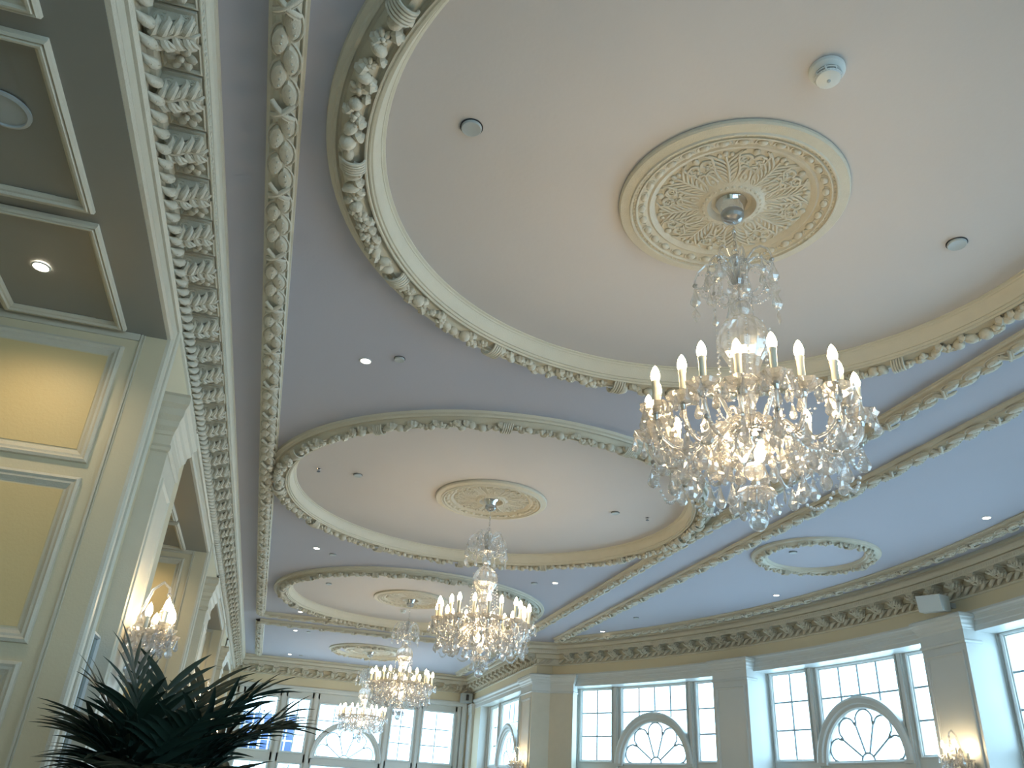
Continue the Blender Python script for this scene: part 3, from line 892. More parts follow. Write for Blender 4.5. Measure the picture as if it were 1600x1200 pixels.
# pilasters on the pier faces
def pilaster(k, yc, label):
    t = empty('pilaster', (XL, yc, ZF), label, 'pilaster', kind='structure')
    hw = .095; pr = .034
    b = MB(); b.ubox(ML, yc - hw, yc + hw, 0, pr, ZF, .662); obj('shaft', b, M['plaster'], t)
    b = MB(); b.rect(ML, yc - hw + .018, yc + hw - .018, ZF + .2, .57, [(0, pr), (.001, pr + .003), (.006, pr + .004), (.010, pr + .001), (.013, pr - .001)]); obj('panel_moulding', b, M['plaster'], t)
    prof = [(.0005, .618), (.006, .621), (.008, .627), (.005, .633), (.0015, .635), (.0015, .655), (.004, .657), (.006, .664), (.014, .672), (.016, .684), (.026, .694), (.028, .708), (.038, .716), (.038, .732), (.030, .742), (0, .745)]
    b = MB(); q = len(prof); vs = []
    for (su, sd) in ((-1, 0), (-1, 1), (1, 1), (1, 0)):
        for a, z in prof: vs.append(ML(yc + su * (hw + a), (pr + .0005 + a * .6) if sd else 0, z))
    b.add(vs, [(i * q + j, (i + 1) * q + j, (i + 1) * q + j + 1, i * q + j + 1) for i in range(3) for j in range(q - 1)])
    obj('capital', b, M['plaster'], t)
PY = [1.80, 3.48, 5.18]
for k, yc in enumerate(PY):
    pilaster(k, yc, ('fluted cream pilaster nearest the viewer, behind the first wall light', 'second cream pilaster along the alcove wall', 'third cream pilaster, farthest along the alcove wall')[k])
# mirrors low on the pier faces
for k, yc in enumerate(PY[:1]):
    t = empty('mirror', (XL, yc, -.25), 'tall wall mirror between door casing and pilaster behind the palm', 'mirror')
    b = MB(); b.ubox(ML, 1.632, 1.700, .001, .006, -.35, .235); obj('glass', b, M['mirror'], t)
    b = MB(); b.rect(ML, 1.630, 1.702, -.36, .243, [(0, 0), (0, .009), (.005, .011), (.007, .006)]); obj('frame', b, M['white'], t)

# ------------------------------------------------------------------ ceiling roses
def mk_acanthus():
    b = MB()
    def lobe(p0, p1, p2, r):
        pts = []
        for i in range(7):
            t = i / 6
            x = (1 - t) ** 2 * p0[0] + 2 * t * (1 - t) * p1[0] + t * t * p2[0]
            y = (1 - t) ** 2 * p0[1] + 2 * t * (1 - t) * p1[1] + t * t * p2[1]
            pts.append((x, y, 0))
        b.tube(pts, [r * (.35 + .65 * sin(pi * (.15 + .75 * i / 6))) for i in range(7)], 6, flat=1.)
    lobe((.050, 0), (.08, .004), (.118, 0), .0034)
    for s_ in (-1, 1):
        for k in range(6):
            x0 = .050 + .010 * k; w = .010 + .0035 * k
            lobe((x0, 0), (x0 + .014, s_ * w * .3), (x0 + .016 + .002 * k, s_ * w), .0026)
        lobe((.052, s_ * .002), (.070, s_ * .022), (.102, s_ * .020), .0028)
        lobe((.102, s_ * .020), (.118, s_ * .019), (.112, s_ * .034), .0026)
        lobe((.112, s_ * .034), (.104, s_ * .044), (.098, s_ * .032), .0022)
        for k in range(4):
            x0 = .074 + .009 * k; y0 = s_ * (.017 + .0015 * k)
            lobe((x0, y0), (x0 + .010, y0 + s_ * .004), (x0 + .008, y0 + s_ * (.012 - .001 * k)), .0022)
        b.ball((.121, s_ * .010, 0), .005, .004, .003, 7, 5)
        b.ball((.098, s_ * .032, 0), .004, .004, .003, 7, 5)
    b.ball((.124, 0, 0), .006, .005, .0035, 8, 5)
    return small_mesh(b, 'acanthus_leaf', M['rose'], True, 60)
ACA = mk_acanthus()
def mk_scroll():
    b = MB()
    for s_ in (-1, 1):
        def spiral(cx, cy, r0, a0, turns, rr):
            n = 12
            b.tube([(cx + r0 * (1 - .8 * i / n) * cos(a0 + s_ * turns * 2 * pi * i / n), s_ * cy + r0 * (1 - .8 * i / n) * sin(a0 + s_ * turns * 2 * pi * i / n), 0) for i in range(n + 1)],
                   [rr * (1 - .4 * i / n) for i in range(n + 1)], 6)
        spiral(.112, .012, .011, -s_ * pi / 2, .9, .0028)
        spiral(.088, .009, .009, -s_ * pi / 2, .8, .0025)
        b.tube([(.056, s_ * .002, 0), (.066, s_ * .008, 0), (.078, s_ * .006, 0), (.094, s_ * .002, 0)], [.0015, .003, .003, .0015], 6)
        b.tube([(.098, s_ * .003, 0), (.106, s_ * .022, 0), (.122, s_ * .026, 0), (.131, s_ * .018, 0)], [.0015, .003, .003, .0015], 6)
    b.ball((.128, 0, 0), .007, .006, .004, 8, 5)
    b.ball((.070, 0, 0), .006, .004, .003, 8, 5)
    return small_mesh(b, 'scroll_relief', M['rose'], True, 60)
SCR = mk_scroll()
def mk_egg():
    b = MB(); b.ball((0, 0, 0), .0070, .0095, .006, 10, 6)
    b.tube([(.010 * cos(a) * .95 - .001, .0128 * sin(a), -.001) for a in [-.55 * pi + 1.1 * pi * i / 8 for i in range(9)]], .0018, 5)
    return small_mesh(b, 'egg', M['rose'], True, 60)
EGG = mk_egg()
def rose(cy, z, label, k=1.):
    t = empty('ceiling_rose', (XC, cy, z), label, 'ceiling rose', 'plaster roses above the chandeliers')
    pr = [(.206, 0), (.206, -.006), (.203, -.009), (.187, -.011), (.185, -.014), (.182, -.014), (.181, -.010), (.176, -.010), (.175, -.013), (.173, -.013), (.171, -.009), (.160, -.006), (.153, -.004), (.149, -.006),
          (.143, -.003), (.139, .000), (.120, -.0005), (.09, -.001), (.060, -.003), (.054, -.007), (.048, -.010), (.044, -.010), (.040, -.006), (.037, -.002), (.036, .000), (.0, .000)]
    b = MB(); b.lathe([(r * k, zz * k - .0008) for r, zz in pr], 96, (XC, cy, z)); obj('plaster_disc', b, M['rose'], t, True, 30)
    for i in range(32):
        a = 2 * pi * i / 32; r = .163 * k
        piece('egg', EGG, t, (XC + r * cos(a), cy + r * sin(a), z - .008 * k), a, (k,) * 3)
    for i in range(8):
        piece('acanthus_leaf', ACA, t, (XC, cy, z - .0022), 2 * pi * i / 8 + .2, (k * 1.06,) * 3)
        piece('scroll_relief', SCR, t, (XC, cy, z - .0022), 2 * pi * (i + .5) / 8 + .2, (k * 1.04,) * 3)
    b = MB()
    for i in range(110):
        a = 2 * pi * i / 110
        b.ball((XC + .1785 * k * cos(a), cy + .1785 * k * sin(a), z - .0105 * k), .0022 * k, .0034 * k, .003 * k, 5, 3, rot_of(a))
    for i in range(28):
        a = 2 * pi * i / 28
        b.ball((XC + .051 * k * cos(a), cy + .051 * k * sin(a), z - .008 * k), .0035 * k, .0045 * k, .003 * k, 6, 4, rot_of(a))
    obj('bead_row', b, M['rose'], t, kind='stuff')
CY = [1.030, 2.785, 4.552, 6.32]
ZC = [1.02, 1.02, 1.02, 1.0]
for k in range(4):
    rose(CY[k], ZC[k], ('large plaster ceiling rose above the nearest chandelier', 'plaster ceiling rose in the second oval', 'plaster ceiling rose in the third oval', 'plaster ceiling rose inside the small garland ring at the far end')[k], 1. if k < 3 else .95)

# ------------------------------------------------------------------ crystal chandelier (metres, origin at the ceiling)
def drop_mesh(L_, w, name='pendant', n=6):
    b = MB(True)
    b.lathe([(.0, 0), (w * .22, -L_ * .08), (w * .30, -L_ * .20), (w * .55, -L_ * .42), (w * .95, -L_ * .66), (w, -L_ * .78), (w * .6, -L_ * .93), (0, -L_)], n)
    b.ball((0, 0, L_ * .10), w * .42, n=6, m=4)
    return small_mesh(b, name, M['crystal'])
DR_S = drop_mesh(.070, .014); DR_M = drop_mesh(.105, .023); DR_L = drop_mesh(.145, .034)
def kite_mesh():
    b = MB(True)
    pts = [(0, 0), (.010, -.014), (.022, -.030), (.030, -.052), (.022, -.068), (.012, -.080), (0, -.100), (-.012, -.080), (-.022, -.068), (-.030, -.052), (-.022, -.030), (-.010, -.014)]
    n = len(pts); vs = [(x, -.002, z) for x, z in pts] + [(x, .002, z) for x, z in pts] + [(0, -.009, -.05), (0, .009, -.05)]
    b.add(vs, [(i, (i + 1) % n, 2 * n) for i in range(n)] + [(n + i, n + (i + 1) % n, 2 * n + 1) for i in range(n)] + [(i, n + i, n + (i + 1) % n, (i + 1) % n) for i in range(n)])
    b.ball((0, 0, .010), .008, n=6, m=4)
    return small_mesh(b, 'pendant', M['crystal'])
KITE = kite_mesh()
def chain_pts(a, b_, sag, n):
    a = Vector(a); b_ = Vector(b_)
    return [a.lerp(b_, i / n) + Vector((0, 0, -sag * 4 * (i / n) * (1 - i / n))) for i in range(n + 1)]
def beads(pts, r):
    b = MB(True)
    for p in pts: b.ball(p, r, n=6, m=4)
    return b
def polar(r, a, z): return (r * cos(a), r * sin(a), z)
def make_chandelier():
    t = empty('chandelier', W((XC, CY[0], ZC[0])), cat='chandelier', world_=True)
    b = MB(True); b.lathe([(0, -.004), (.098, -.004), (.100, -.012), (.094, -.020), (.082, -.05), (.072, -.085), (.070, -.090)], 32); obj('canopy', b, M['chrome'], t, True, 40)
    b = MB(True); b.lathe([(.070, -.085), (.075, -.095), (.072, -.120), (.058, -.140), (.034, -.152), (.012, -.156)], 16); obj('canopy_cup', b, M['crystal'], t)
    b = MB(True); b.tube([(0, 0, -.14), (0, 0, -.225)], .007, 8); b.ball((0, 0, -.235), .014, n=10, m=6); obj('rod', b, M['chrome'], t, True)
    b = MB(True)
    for k in range(4):
        z = -.262 - .034 * k; a = k * pi / 2
        b.tube([(.011 * cos(q) * cos(a), .011 * cos(q) * sin(a), z + .022 * sin(q)) for q in [2 * pi * i / 10 for i in range(10)]], .0025, 5, closed=True)
    b.tube([(.026 * cos(q), 0, -.405 + .026 * sin(q)) for q in [2 * pi * i / 16 for i in range(16)]], .003, 5, closed=True)
    b.tube([(.004, 0, -.24), (.007, .003, -.32), (.004, 0, -.43)], .003, 5)
    obj('chain', b, M['chrome'], t, True)
    # stem of turned glass
    def fl(n, amt): return lambda a, j: 1 + amt * cos(n * a)
    b = MB(True); b.lathe([(.008, -.42), (.030, -.43), (.042, -.46), (.028, -.49), (.018, -.52), (.030, -.56), (.040, -.62), (.022, -.66)], 12); obj('top_vase', b, M['crystal'], t)
    b = MB(True); b.tube([(0, 0, -.42), (0, 0, -1.62)], .008, 8); obj('metal_rod', b, M['chrome'], t, True)
    b = MB(True); b.lathe([(.018, -.66), (.060, -.675), (.075, -.69), (.050, -.715), (.022, -.73)], 12, wave=fl(6, .06)); obj('crown_plate', b, M['crystal'], t)
    b = MB(True); b.ball((0, 0, -.815), .058, .058, .062, 10, 8); obj('glass_ball', b, M['crystal'], t)
    b = MB(True); b.lathe([(.028, -.872), (.050, -.885), (.095, -.915), (.130, -.965), (.148, -1.03), (.146, -1.09), (.120, -1.14), (.095, -1.18), (.078, -1.24), (.070, -1.30), (.060, -1.33), (.030, -1.34)], 24, wave=lambda a, j: 1 + (.05 if 2 < j < 9 else .02) * cos(12 * a)); obj('bell_vase', b, M['crystal'], t)
    b = MB(True); b.lathe([(.030, -1.34), (.055, -1.37), (.058, -1.42), (.040, -1.46), (.030, -1.50), (.045, -1.54), (.075, -1.57), (.080, -1.60), (.060, -1.63)], 12); obj('baluster', b, M['crystal'], t)
    b = MB(True); b.lathe([(0, -1.615), (.090, -1.615), (.098, -1.625), (.098, -1.645), (.085, -1.655), (0, -1.66)], 24)
    for i in range(10):
        a = 2 * pi * i / 10; b.ball(polar(.098, a, -1.63), .014, n=7, m=5)
    obj('arm_plate', b, M['chrome'], t, True)
    # crown of curved glass arms
    for i in range(10):
        a = 2 * pi * i / 10
        b = MB(True); rr = .262 if i % 2 == 0 else .20
        b.tube([polar(r * rr / .26, a, z) for r, z in ((.02, -.66), (.05, -.57), (.09, -.49), (.14, -.455), (.19, -.465), (.235, -.51), (.255, -.56), (.262, -.60))], .0065, 6)
        b.ball(polar(rr, a, -.605), .012, n=6, m=4)
        o = obj('crown_arm', b, M['crystal'], t)
        p = piece('pendant', DR_L if i % 2 == 0 else KITE, o, polar(rr, a, -.62), a, local=True)
        p2 = piece('pendant', KITE if i % 2 == 0 else DR_M, o, polar(rr, a, -.775 if i % 2 == 0 else -.74), a + .6, local=True)
        p3 = piece('pendant', DR_M, o, polar(rr * .72, a, -.56), a, local=True)
        a2 = a + 2 * pi / 10; r2 = .20 if i % 2 == 0 else .262
        obj('bead_chain', beads(chain_pts(polar(rr, a, -.60), polar(r2, a2, -.60), .07, 11), .0075), M['crystal'], t)
        obj('bead_chain', beads(chain_pts(polar(rr * .95, a, -.60), polar(.045, a + .3, -.71), .08, 12), .007), M['crystal'], t)
        obj('bead_chain', beads(chain_pts(polar(.035, a, -.46), polar(rr * .9, a, -.53), .03, 9), .0065), M['crystal'], t)
    for i in range(9):      # strings down the stem
        a = 2 * pi * i / 9 + .1
        obj('bead_chain', beads([Vector(polar(.152 + .035 * (k / 16) ** 2, a + .03 * k / 16, -.98 - .60 * k / 16)) for k in range(17)], .0085), M['crystal'], t)
    # scrolls rising inside the ring of arms
    for i in range(5):
        a = 2 * pi * i / 5 + .25
        b = MB(True); b.tube([polar(r, a, z) for r, z in ((.08, -1.62), (.11, -1.52), (.15, -1.42), (.20, -1.38), (.25, -1.42), (.255, -1.49), (.22, -1.51))], [.012, .012, .012, .012, .011, .009, .006], 8)
        o = obj('scroll', b, M['crystal'], t, True)
        piece('pendant', DR_M, o, polar(.25, a, -1.52), a, local=True)
    # lamp basket, ball, dish and finial below
    for i in range(4):
        a = 2 * pi * i / 4 + .4
        b = MB(True); b.ball(polar(.062, a, -1.745), .030, .030, .048, 10, 7); obj('lower_bulb', b, M['bulb'], t, True)
        b = MB(True); b.tube([polar(.062, a, -1.655), polar(.062, a, -1.70)], .016, 8); obj('lamp_holder', b, M['chrome'], t, True)
    b = MB(True); b.tube([(0, 0, -1.65), (0, 0, -2.10)], .007, 8); obj('lower_rod', b, M['chrome'], t, True)
    b = MB(True); b.ball((0, 0, -1.865), .055, n=12, m=8); b.lathe([(.012, -1.915), (.026, -1.93), (.020, -1.945), (.034, -1.962)], 10); obj('glass_ball', b, M['crystal'], t)
    b = MB(True); b.lathe([(.020, -1.955), (.060, -1.962), (.095, -1.978), (.108, -2.000), (.098, -2.004), (.060, -1.992), (.020, -1.990)], 24, wave=fl(12, .03)); obj('dish', b, M['crystal'], t)
    for i in range(10):
        a = 2 * pi * i / 10; piece('pendant', DR_M if i % 2 else DR_S, t, polar(.097, a, -2.018), a, local=True)
    for i in range(6):
        a = 2 * pi * i / 6; piece('pendant', DR_S, t, polar(.05, a, -2.01), a, local=True)
    b = MB(True); b.lathe([(.010, -2.06), (.026, -2.07), (.020, -2.085), (.030, -2.10)], 8); b.ball((0, 0, -2.148), .050, n=10, m=8); obj('finial_ball', b, M['crystal'], t)
    # arms with their candle, bulb, cup and drops as sub-parts
    def arm(rc, zc, hi):
        b = MB(True)
        b.tube([(r * rc / .585, 0, z + (zc + 1.60) * min(1, r / .4)) for r, z in ((.085, -1.63), (.13, -1.60), (.19, -1.60), (.25, -1.645), (.31, -1.71), (.37, -1.765), (.43, -1.79), (.49, -1.785), (.545, -1.75), (.578, -1.69), (.585, -1.62))], .0125, 8)
        o = obj('arm', b, M['crystal'], t, True, 50)
        def sub(name, bb, m, sm=False):
            me = bb.mesh(name, m, (0, 0, 0), sm, 45); q = bpy.data.objects.new(name, me); COL.objects.link(q); q.parent = o; return q
        b = MB(True); b.lathe([(.018, -.02), (.026, -.008), (.050, -.004), (.074, .010), (.090, .032), (.086, .034), (.066, .016), (.040, .006), (.020, .004)], 24, (rc, 0, zc), wave=lambda a, j: 1 + (.09 if j in (3, 4, 5, 6) else 0) * cos(8 * a)); sub('drip_cup', b, M['crystal'])
        b = MB(True); b.lathe([(0, -.045), (.012, -.045), (.018, -.025), (.022, -.005), (.015, .012)], 10, (rc, 0, zc)); sub('cup_collar', b, M['chrome'], True)
        b = MB(True); b.lathe([(.0, .0), (.018, .0), (.019, .12), (.020, .165), (.0235, .185), (.020, .190), (0, .190)], 12, (rc, 0, zc)); sub('candle', b, M['candle'], True)
        b = MB(True); b.lathe([(.016, .188), (.024, .205), (.026, .222), (.021, .250), (.011, .274), (.0, .288)], 12, (rc, 0, zc)); sub('bulb', b, M['bulb'], True)
        for k in range(5):
            a = 2 * pi * k / 5 + .3
            piece('pendant', DR_S if k % 2 else DR_M, o, (rc + .082 * cos(a), .082 * sin(a), zc + .016), a, local=True)
        piece('pendant', DR_L, o, (rc * .97, 0, zc - .16), 0, local=True)
        piece('pendant', KITE if hi else DR_L, o, (rc * .74, 0, zc - .205), .4, local=True)
        piece('pendant', DR_M, o, (rc * .5, 0, zc - .12), 0, local=True)
        return o
    A1 = arm(.566, -1.615, True); A2 = arm(.508, -1.610, False)
    for i in range(10):
        for src, off in ((A1, 0), (A2, pi / 10)):
            c = src if i == 0 else copy_tree(src, t)
            c.rotation_euler = (0, 0, 2 * pi * i / 10 + off + PHI)
    me = None
    for i in range(10):
        a = 2 * pi * i / 10 + PHI; a2 = a + 2 * pi / 10
        obj('bead_chain', beads(chain_pts(polar(.55, a, -1.76), polar(.55, a2, -1.76), .19, 15), .0115), M['crystal'], t)
        obj('bead_chain', beads(chain_pts(polar(.30, a + .3, -1.72), polar(.55, a + .3, -1.74), .10, 11), .008), M['crystal'], t)
        obj('bead_chain', beads(chain_pts(polar(.17, a, -1.62), polar(.50, a, -1.56), .10, 13), .008), M['crystal'], t)
        p = piece('pendant', DR_L, t, polar(.22, a + .15, -1.72), a, local=True)
        p = piece('pendant', DR_L if i % 2 else KITE, t, polar(.34, a + .15, -1.80), a, local=True)
        p = piece('pendant', DR_M, t, polar(.15, a + .3, -1.70), a, local=True)
    return t
PHI = radians(35.6)
ch0 = make_chandelier()
CL = ['largest and nearest crystal chandelier hanging from the big oval', 'second crystal chandelier in the row, hanging from the middle oval', 'third crystal chandelier in the row, overlapping the farthest one', 'smallest and farthest crystal chandelier, in front of the far windows']
chs = [ch0]
for k in range(1, 4):
    c = copy_tree(ch0); c.location = W((XC, CY[k], ZC[k])); c.rotation_euler = (0, 0, .2 * k); chs.append(c)
for k, c in enumerate(chs): c['label'] = CL[k]; c['group'] = 'crystal chandeliers in a row down the hall'

# ------------------------------------------------------------------ wall lights (metres; x = out of the wall)
def make_sconce():
    t = empty('wall_light', (0, 0, 0), cat='wall light', world_=True)
    b = MB(True); b.lathe([(0, .0), (.055, .0), (.06, .008), (.04, .018), (.02, .03), (0, .032)], 20)
    b.v = [(z, x, y) for x, y, z in b.v]; obj('back_plate', b, M['chrome'], t, True)
    b = MB(True); b.lathe([(.01, .02), (.035, .035), (.045, .06), (.02, .09), (.03, .12), (.0, .16)], 12, (.06, 0, 0)); obj('stem', b, M['crystal'], t)
    b = MB(True); b.ball((.06, 0, -.17), .03, n=10, m=7); b.lathe([(0, -.14), (.04, -.12), (.06, -.09), (.02, -.05), (.02, .02)], 12, (.06, 0, 0)); obj('bowl', b, M['crystal'], t)
    b = MB(True); b.tube([(.03, 0, .02), (.05, 0, .16), (.08, 0, .28), (.13, 0, .33), (.17, 0, .30), (.175, 0, .26)], .009, 8); o = obj('swan_neck', b, M['crystal'], t, True)
    piece('pendant', DR_L, o, (.175, 0, .245), 0, local=True)
    b = MB(True); R0 = .165
    b.tube([(.06, 0, -.03), (.10, 0, -.07), (.15, 0, -.075), (.19, 0, -.04), (.06 + R0, 0, .0)], .009, 8)
    arm = obj('arm', b, M['crystal'], t, True, 50)
    arm.location = (0, 0, 0)
    def sub(name, bb, m, sm=False):
        me = bb.mesh(name, m, (0, 0, 0), sm, 45); q = bpy.data.objects.new(name, me); COL.objects.link(q); q.parent = arm
    rc = .06 + R0
    b = MB(True); b.lathe([(.012, -.01), (.03, 0), (.055, .012), (.064, .028), (.05, .016), (.02, .008)], 20, (rc, 0, 0), wave=lambda a, j: 1 + (.08 if j in (2, 3, 4) else 0) * cos(8 * a)); sub('drip_cup', b, M['crystal'])
    b = MB(True); b.lathe([(0, 0), (.013, 0), (.014, .10), (0, .10)], 10, (rc, 0, .0)); sub('candle', b, M['candle'], True)
    b = MB(True); b.lathe([(.012, .10), (.018, .115), (.019, .13), (.014, .155), (0, .18)], 10, (rc, 0, .0)); sub('bulb', b, M['bulb'], True)
    for k in range(5):
        a = 2 * pi * k / 5
        piece('pendant', DR_M if k % 2 else DR_S, arm, (rc + .056 * cos(a), .056 * sin(a), .012), a, local=True)
    piece('pendant', DR_L, arm, (.15, 0, -.09), 0, local=True)
    # turn the arms about the stem
    # re-centre the arm on the stem axis
    for q in (arm,): pass
    arms = []
    for k, a in enumerate((-72, -36, 0, 36, 72)):
        c = arm if k == 0 else copy_tree(arm, t)
        a = radians(a); c.rotation_euler = (0, 0, a)
        c.location = (.06 - .06 * cos(a), -.06 * sin(a), .05 if k in (1, 3) else 0)
    for k in range(7):
        a = radians(-80 + 160 * k / 6)
        piece('pendant', DR_L if k % 2 else KITE, t, (.06 + .09 * cos(a), .09 * sin(a), -.09), a, local=True)
        piece('pendant', DR_M, t, (.06 + .045 * cos(a), .045 * sin(a), -.16), a, local=True)
    for k in range(4):
        a0 = radians(-72 + 36 * k); a1 = a0 + radians(36)
        obj('bead_chain', beads(chain_pts((.06 + .16 * cos(a0), .16 * sin(a0), -.01), (.06 + .16 * cos(a1), .16 * sin(a1), -.01), .08, 10), .007), M['crystal'], t)
        obj('bead_chain', beads(chain_pts((.175, 0, .25), (.06 + .16 * cos(a0), .16 * sin(a0), .02), .05, 14), .006), M['crystal'], t)
    return t
sc0 = make_sconce()
def place_sconce(k, p, rz, label):
    c = sc0 if k == 0 else copy_tree(sc0)
    c.location = W(p); c.rotation_euler = (0, 0, rz); c.scale = (1.2,) * 3; c['label'] = label; c['group'] = 'crystal wall lights on the piers'
sl = ['crystal wall light above the palm on the first pilaster', 'second crystal wall light along the alcove wall, beyond the palm', 'third crystal wall light along the alcove wall, just over the palm fronds']
for k in range(3): place_sconce(k, (XL + .035, PY[k] + .0, (.262, .272, .268)[k]), 0, sl[k])
m0 = MB_(-.2); p = m0(0, .046, .265)
place_sconce(3, p, radians(-.2) + pi, 'crystal wall light on the bay pier under the white box')
A, B_ = Vector((1.600, 5.285)), Vector((1.600, 5.52))
place_sconce(4, (1.599, 5.40, .262), pi, 'crystal wall light on the corner pier beside the short wall window')

# ------------------------------------------------------------------ ceiling fittings
def mk_downlight(p, label, grp, z=1.0, r=.0125):
    t = empty('downlight', (p[0], p[1], z), label, 'downlight', grp)
    b = MB(); b.lathe([(r * 1.25, 0), (r * 1.25, -.0012), (r * 1.02, -.002), (r, -.0005), (r, 0)], 24, (p[0], p[1], z)); obj('trim_ring', b, M['whiteplastic'], t, True)
    b = MB(); b.lathe([(r, -.0008), (0, -.0010)], 20, (p[0], p[1], z)); obj('lens', b, M['lamp'], t)
DLS = [((.080, 1.86), 'lit downlight between the first and second ovals'), ((.080, 3.695), 'lit downlight between the second and third ovals, nearer the alcove wall'),
       ((1.228, 3.745), 'lit downlight between the second and third ovals, on the bay side'), ((.082, 5.165), 'lit downlight beside the cross moulding past the third oval'),
       ((.082, 5.81), 'lit downlight in the near corner of the farthest ceiling panel'), ((.086, 6.88), 'lit downlight by the far cornice'),
       ((2.246, 3.44), 'lit downlight in the bay ceiling beyond the garland ring'), ((2.267, 2.16), 'lit downlight in the bay ceiling near the frame edge'), ((1.853, 4.70), 'lit downlight in the pointed far end of the bay ceiling')]
for p, l in DLS: mk_downlight(p, l, 'downlights in the main ceiling')
def mk_disc(p, label, z, r=.0175, dark=False):
    t = empty('ceiling_speaker', (p[0], p[1], z), label, 'speaker', 'round flush ceiling discs')
    b = MB(); b.lathe([(r, 0), (r, -.0045), (r * .93, -.0058), (r * .85, -.0055), (0, -.0055)], 28, (p[0], p[1], z)); obj('cover', b, M['fitting'], t, True, 30)
    b = MB(); b.lathe([(r * 1.12, 0), (r * 1.12, -.001), (r, -.001)], 28, (p[0], p[1], z)); obj('rim', b, M['dark'], t)
mk_disc((.154, 1.007), 'round grey disc in the first oval, left of its rose', 1.0195)
mk_disc((1.112, .988), 'round grey disc in the first oval, between rose and frame edge', 1.0195)
mk_disc((.161, 1.815), 'round grey disc beside the downlight between first and second ovals', 1.0, .013)
mk_disc((.156 * 1.0, 2.74), 'round grey disc in the second oval toward the alcove wall', 1.0195, .0145)
mk_disc((1.120, 2.72), 'round grey disc in the second oval toward the bay', 1.0195, .0145)
mk_disc((.158, 3.76), 'round grey disc beside the downlight between second and third ovals, alcove side', 1.0, .014)
mk_disc((1.139, 3.80), 'round grey disc beside the downlight between second and third ovals, bay side', 1.0, .014)
mk_disc((.19, 4.43), 'round grey disc in the third oval', 1.0195, .0145)
mk_disc((.170, 5.80), 'small round disc in the near corner of the farthest ceiling panel', 1.0, .013)
mk_disc((.172, 6.88), 'small round disc next to the far cornice', 1.0, .013)
mk_disc((1.924, 2.80), 'round disc inside the garland ring of the bay ceiling', 1.0, .015)
mk_disc((1.871, 4.244), 'round disc in the bay ceiling beyond the garland ring', 1.0, .014)
def sprinkler(p, label, z=1.0195):
    t = empty('sprinkler', (p[0], p[1], z), label, 'sprinkler', 'ceiling sprinklers')
    b = MB(); b.lathe([(.008, 0), (.008, -.0015), (.004, -.003), (.0035, -.008), (0, -.008)], 14, (p[0], p[1], z)); obj('body', b, M['chrome'], t, True)
    b = MB(); b.lathe([(0, -.010), (.0065, -.010), (.006, -.0112), (0, -.0112)], 12, (p[0], p[1], z)); obj('deflector', b, M['dark'], t)
sprinkler((.020, 2.74), 'small sprinkler head in the second oval toward the alcove wall')
sprinkler((1.250, 2.72), 'small sprinkler head in the second oval toward the bay')
def smoke(p, z, label, k=1.):
    t = empty('smoke_detector', (p[0], p[1], z), label, 'smoke detector')
    b = MB(); b.lathe([(.0265 * k, 0), (.0265 * k, -.006 * k), (.0225 * k, -.011 * k), (.020 * k, -.012 * k)], 28, (p[0], p[1], z)); obj('base', b, M['whiteplastic'], t, True, 30)
    b = MB(); b.lathe([(.0185 * k, -.010 * k), (.0185 * k, -.020 * k), (.0, -.020 * k)], 24, (p[0], p[1], z)); obj('inner_chamber', b, M['dark'], t)
    b = MB()
    b.lathe([(.0205 * k, -.0135 * k), (.0205 * k, -.0155 * k), (.018 * k, -.0160 * k)], 28, (p[0], p[1], z))
    b.lathe([(.0195 * k, -.018 * k), (.0175 * k, -.0215 * k), (.010 * k, -.0235 * k), (0, -.024 * k)], 28, (p[0], p[1], z))
    for i in range(8):
        a = 2 * pi * i / 8; b.box(-.001, .001, -.001, .001, -.019 * k, -.011 * k, lambda x, y, zz, a=a: (p[0] + .0193 * k * cos(a) + x, p[1] + .0193 * k * sin(a) + y, z + zz))
    obj('vented_cover', b, M['whiteplastic'], t, True, 30)
    b = MB(); b.ball((p[0], p[1], z - .0245 * k), .003 * k, n=8, m=5); obj('test_lamp', b, M['fitting'], t)
smoke((.637, .715), 1.0195, 'white round smoke detector above the nearest ceiling rose')
smoke((.661, 4.87), 1.0195, 'dark small detector beside the third ceiling rose', .7)
mk_downlight((-.526, 1.372), 'lit recessed eyeball downlight in the alcove soffit', 'alcove downlights', ZS - .002, .013)
t = empty('soffit_speaker', (-.492, .975, ZS), 'grey round speaker in the alcove soffit at the frame edge', 'speaker')
b = MB(); b.lathe([(.036, -.0015), (.036, -.004), (.031, -.0055), (.030, -.003), (0, -.003)], 32, (-.492, .975, ZS)); obj('grille', b, M['fitting'], t, True, 30)
def alcove_spot(x, y):
    l = bpy.data.lights.new('alcove_spot', 'SPOT'); l.energy = 22; l.color = (1, .78, .48); l.spot_size = radians(150); l.spot_blend = .8; l.shadow_soft_size = .04
    o = bpy.data.objects.new('alcove_spot', l); COL.objects.link(o); o.location = W((x, y, ZS - .012))
for (y0, y1) in ALC: alcove_spot(-.526, y1 - .19)
mk_downlight((-.526, ALC[1][1] - .19), 'recessed downlight in the soffit of the second alcove along the wall', 'alcove downlights', ZS - .002, .013)
mk_downlight((-.526, ALC[2][1] - .19), 'recessed downlight in the soffit of the third alcove along the wall', 'alcove downlights', ZS - .002, .013)
mk_downlight((-.526, ALC[3][1] - .19), 'recessed downlight in the soffit of the fourth alcove along the wall', 'alcove downlights', ZS - .002, .013)

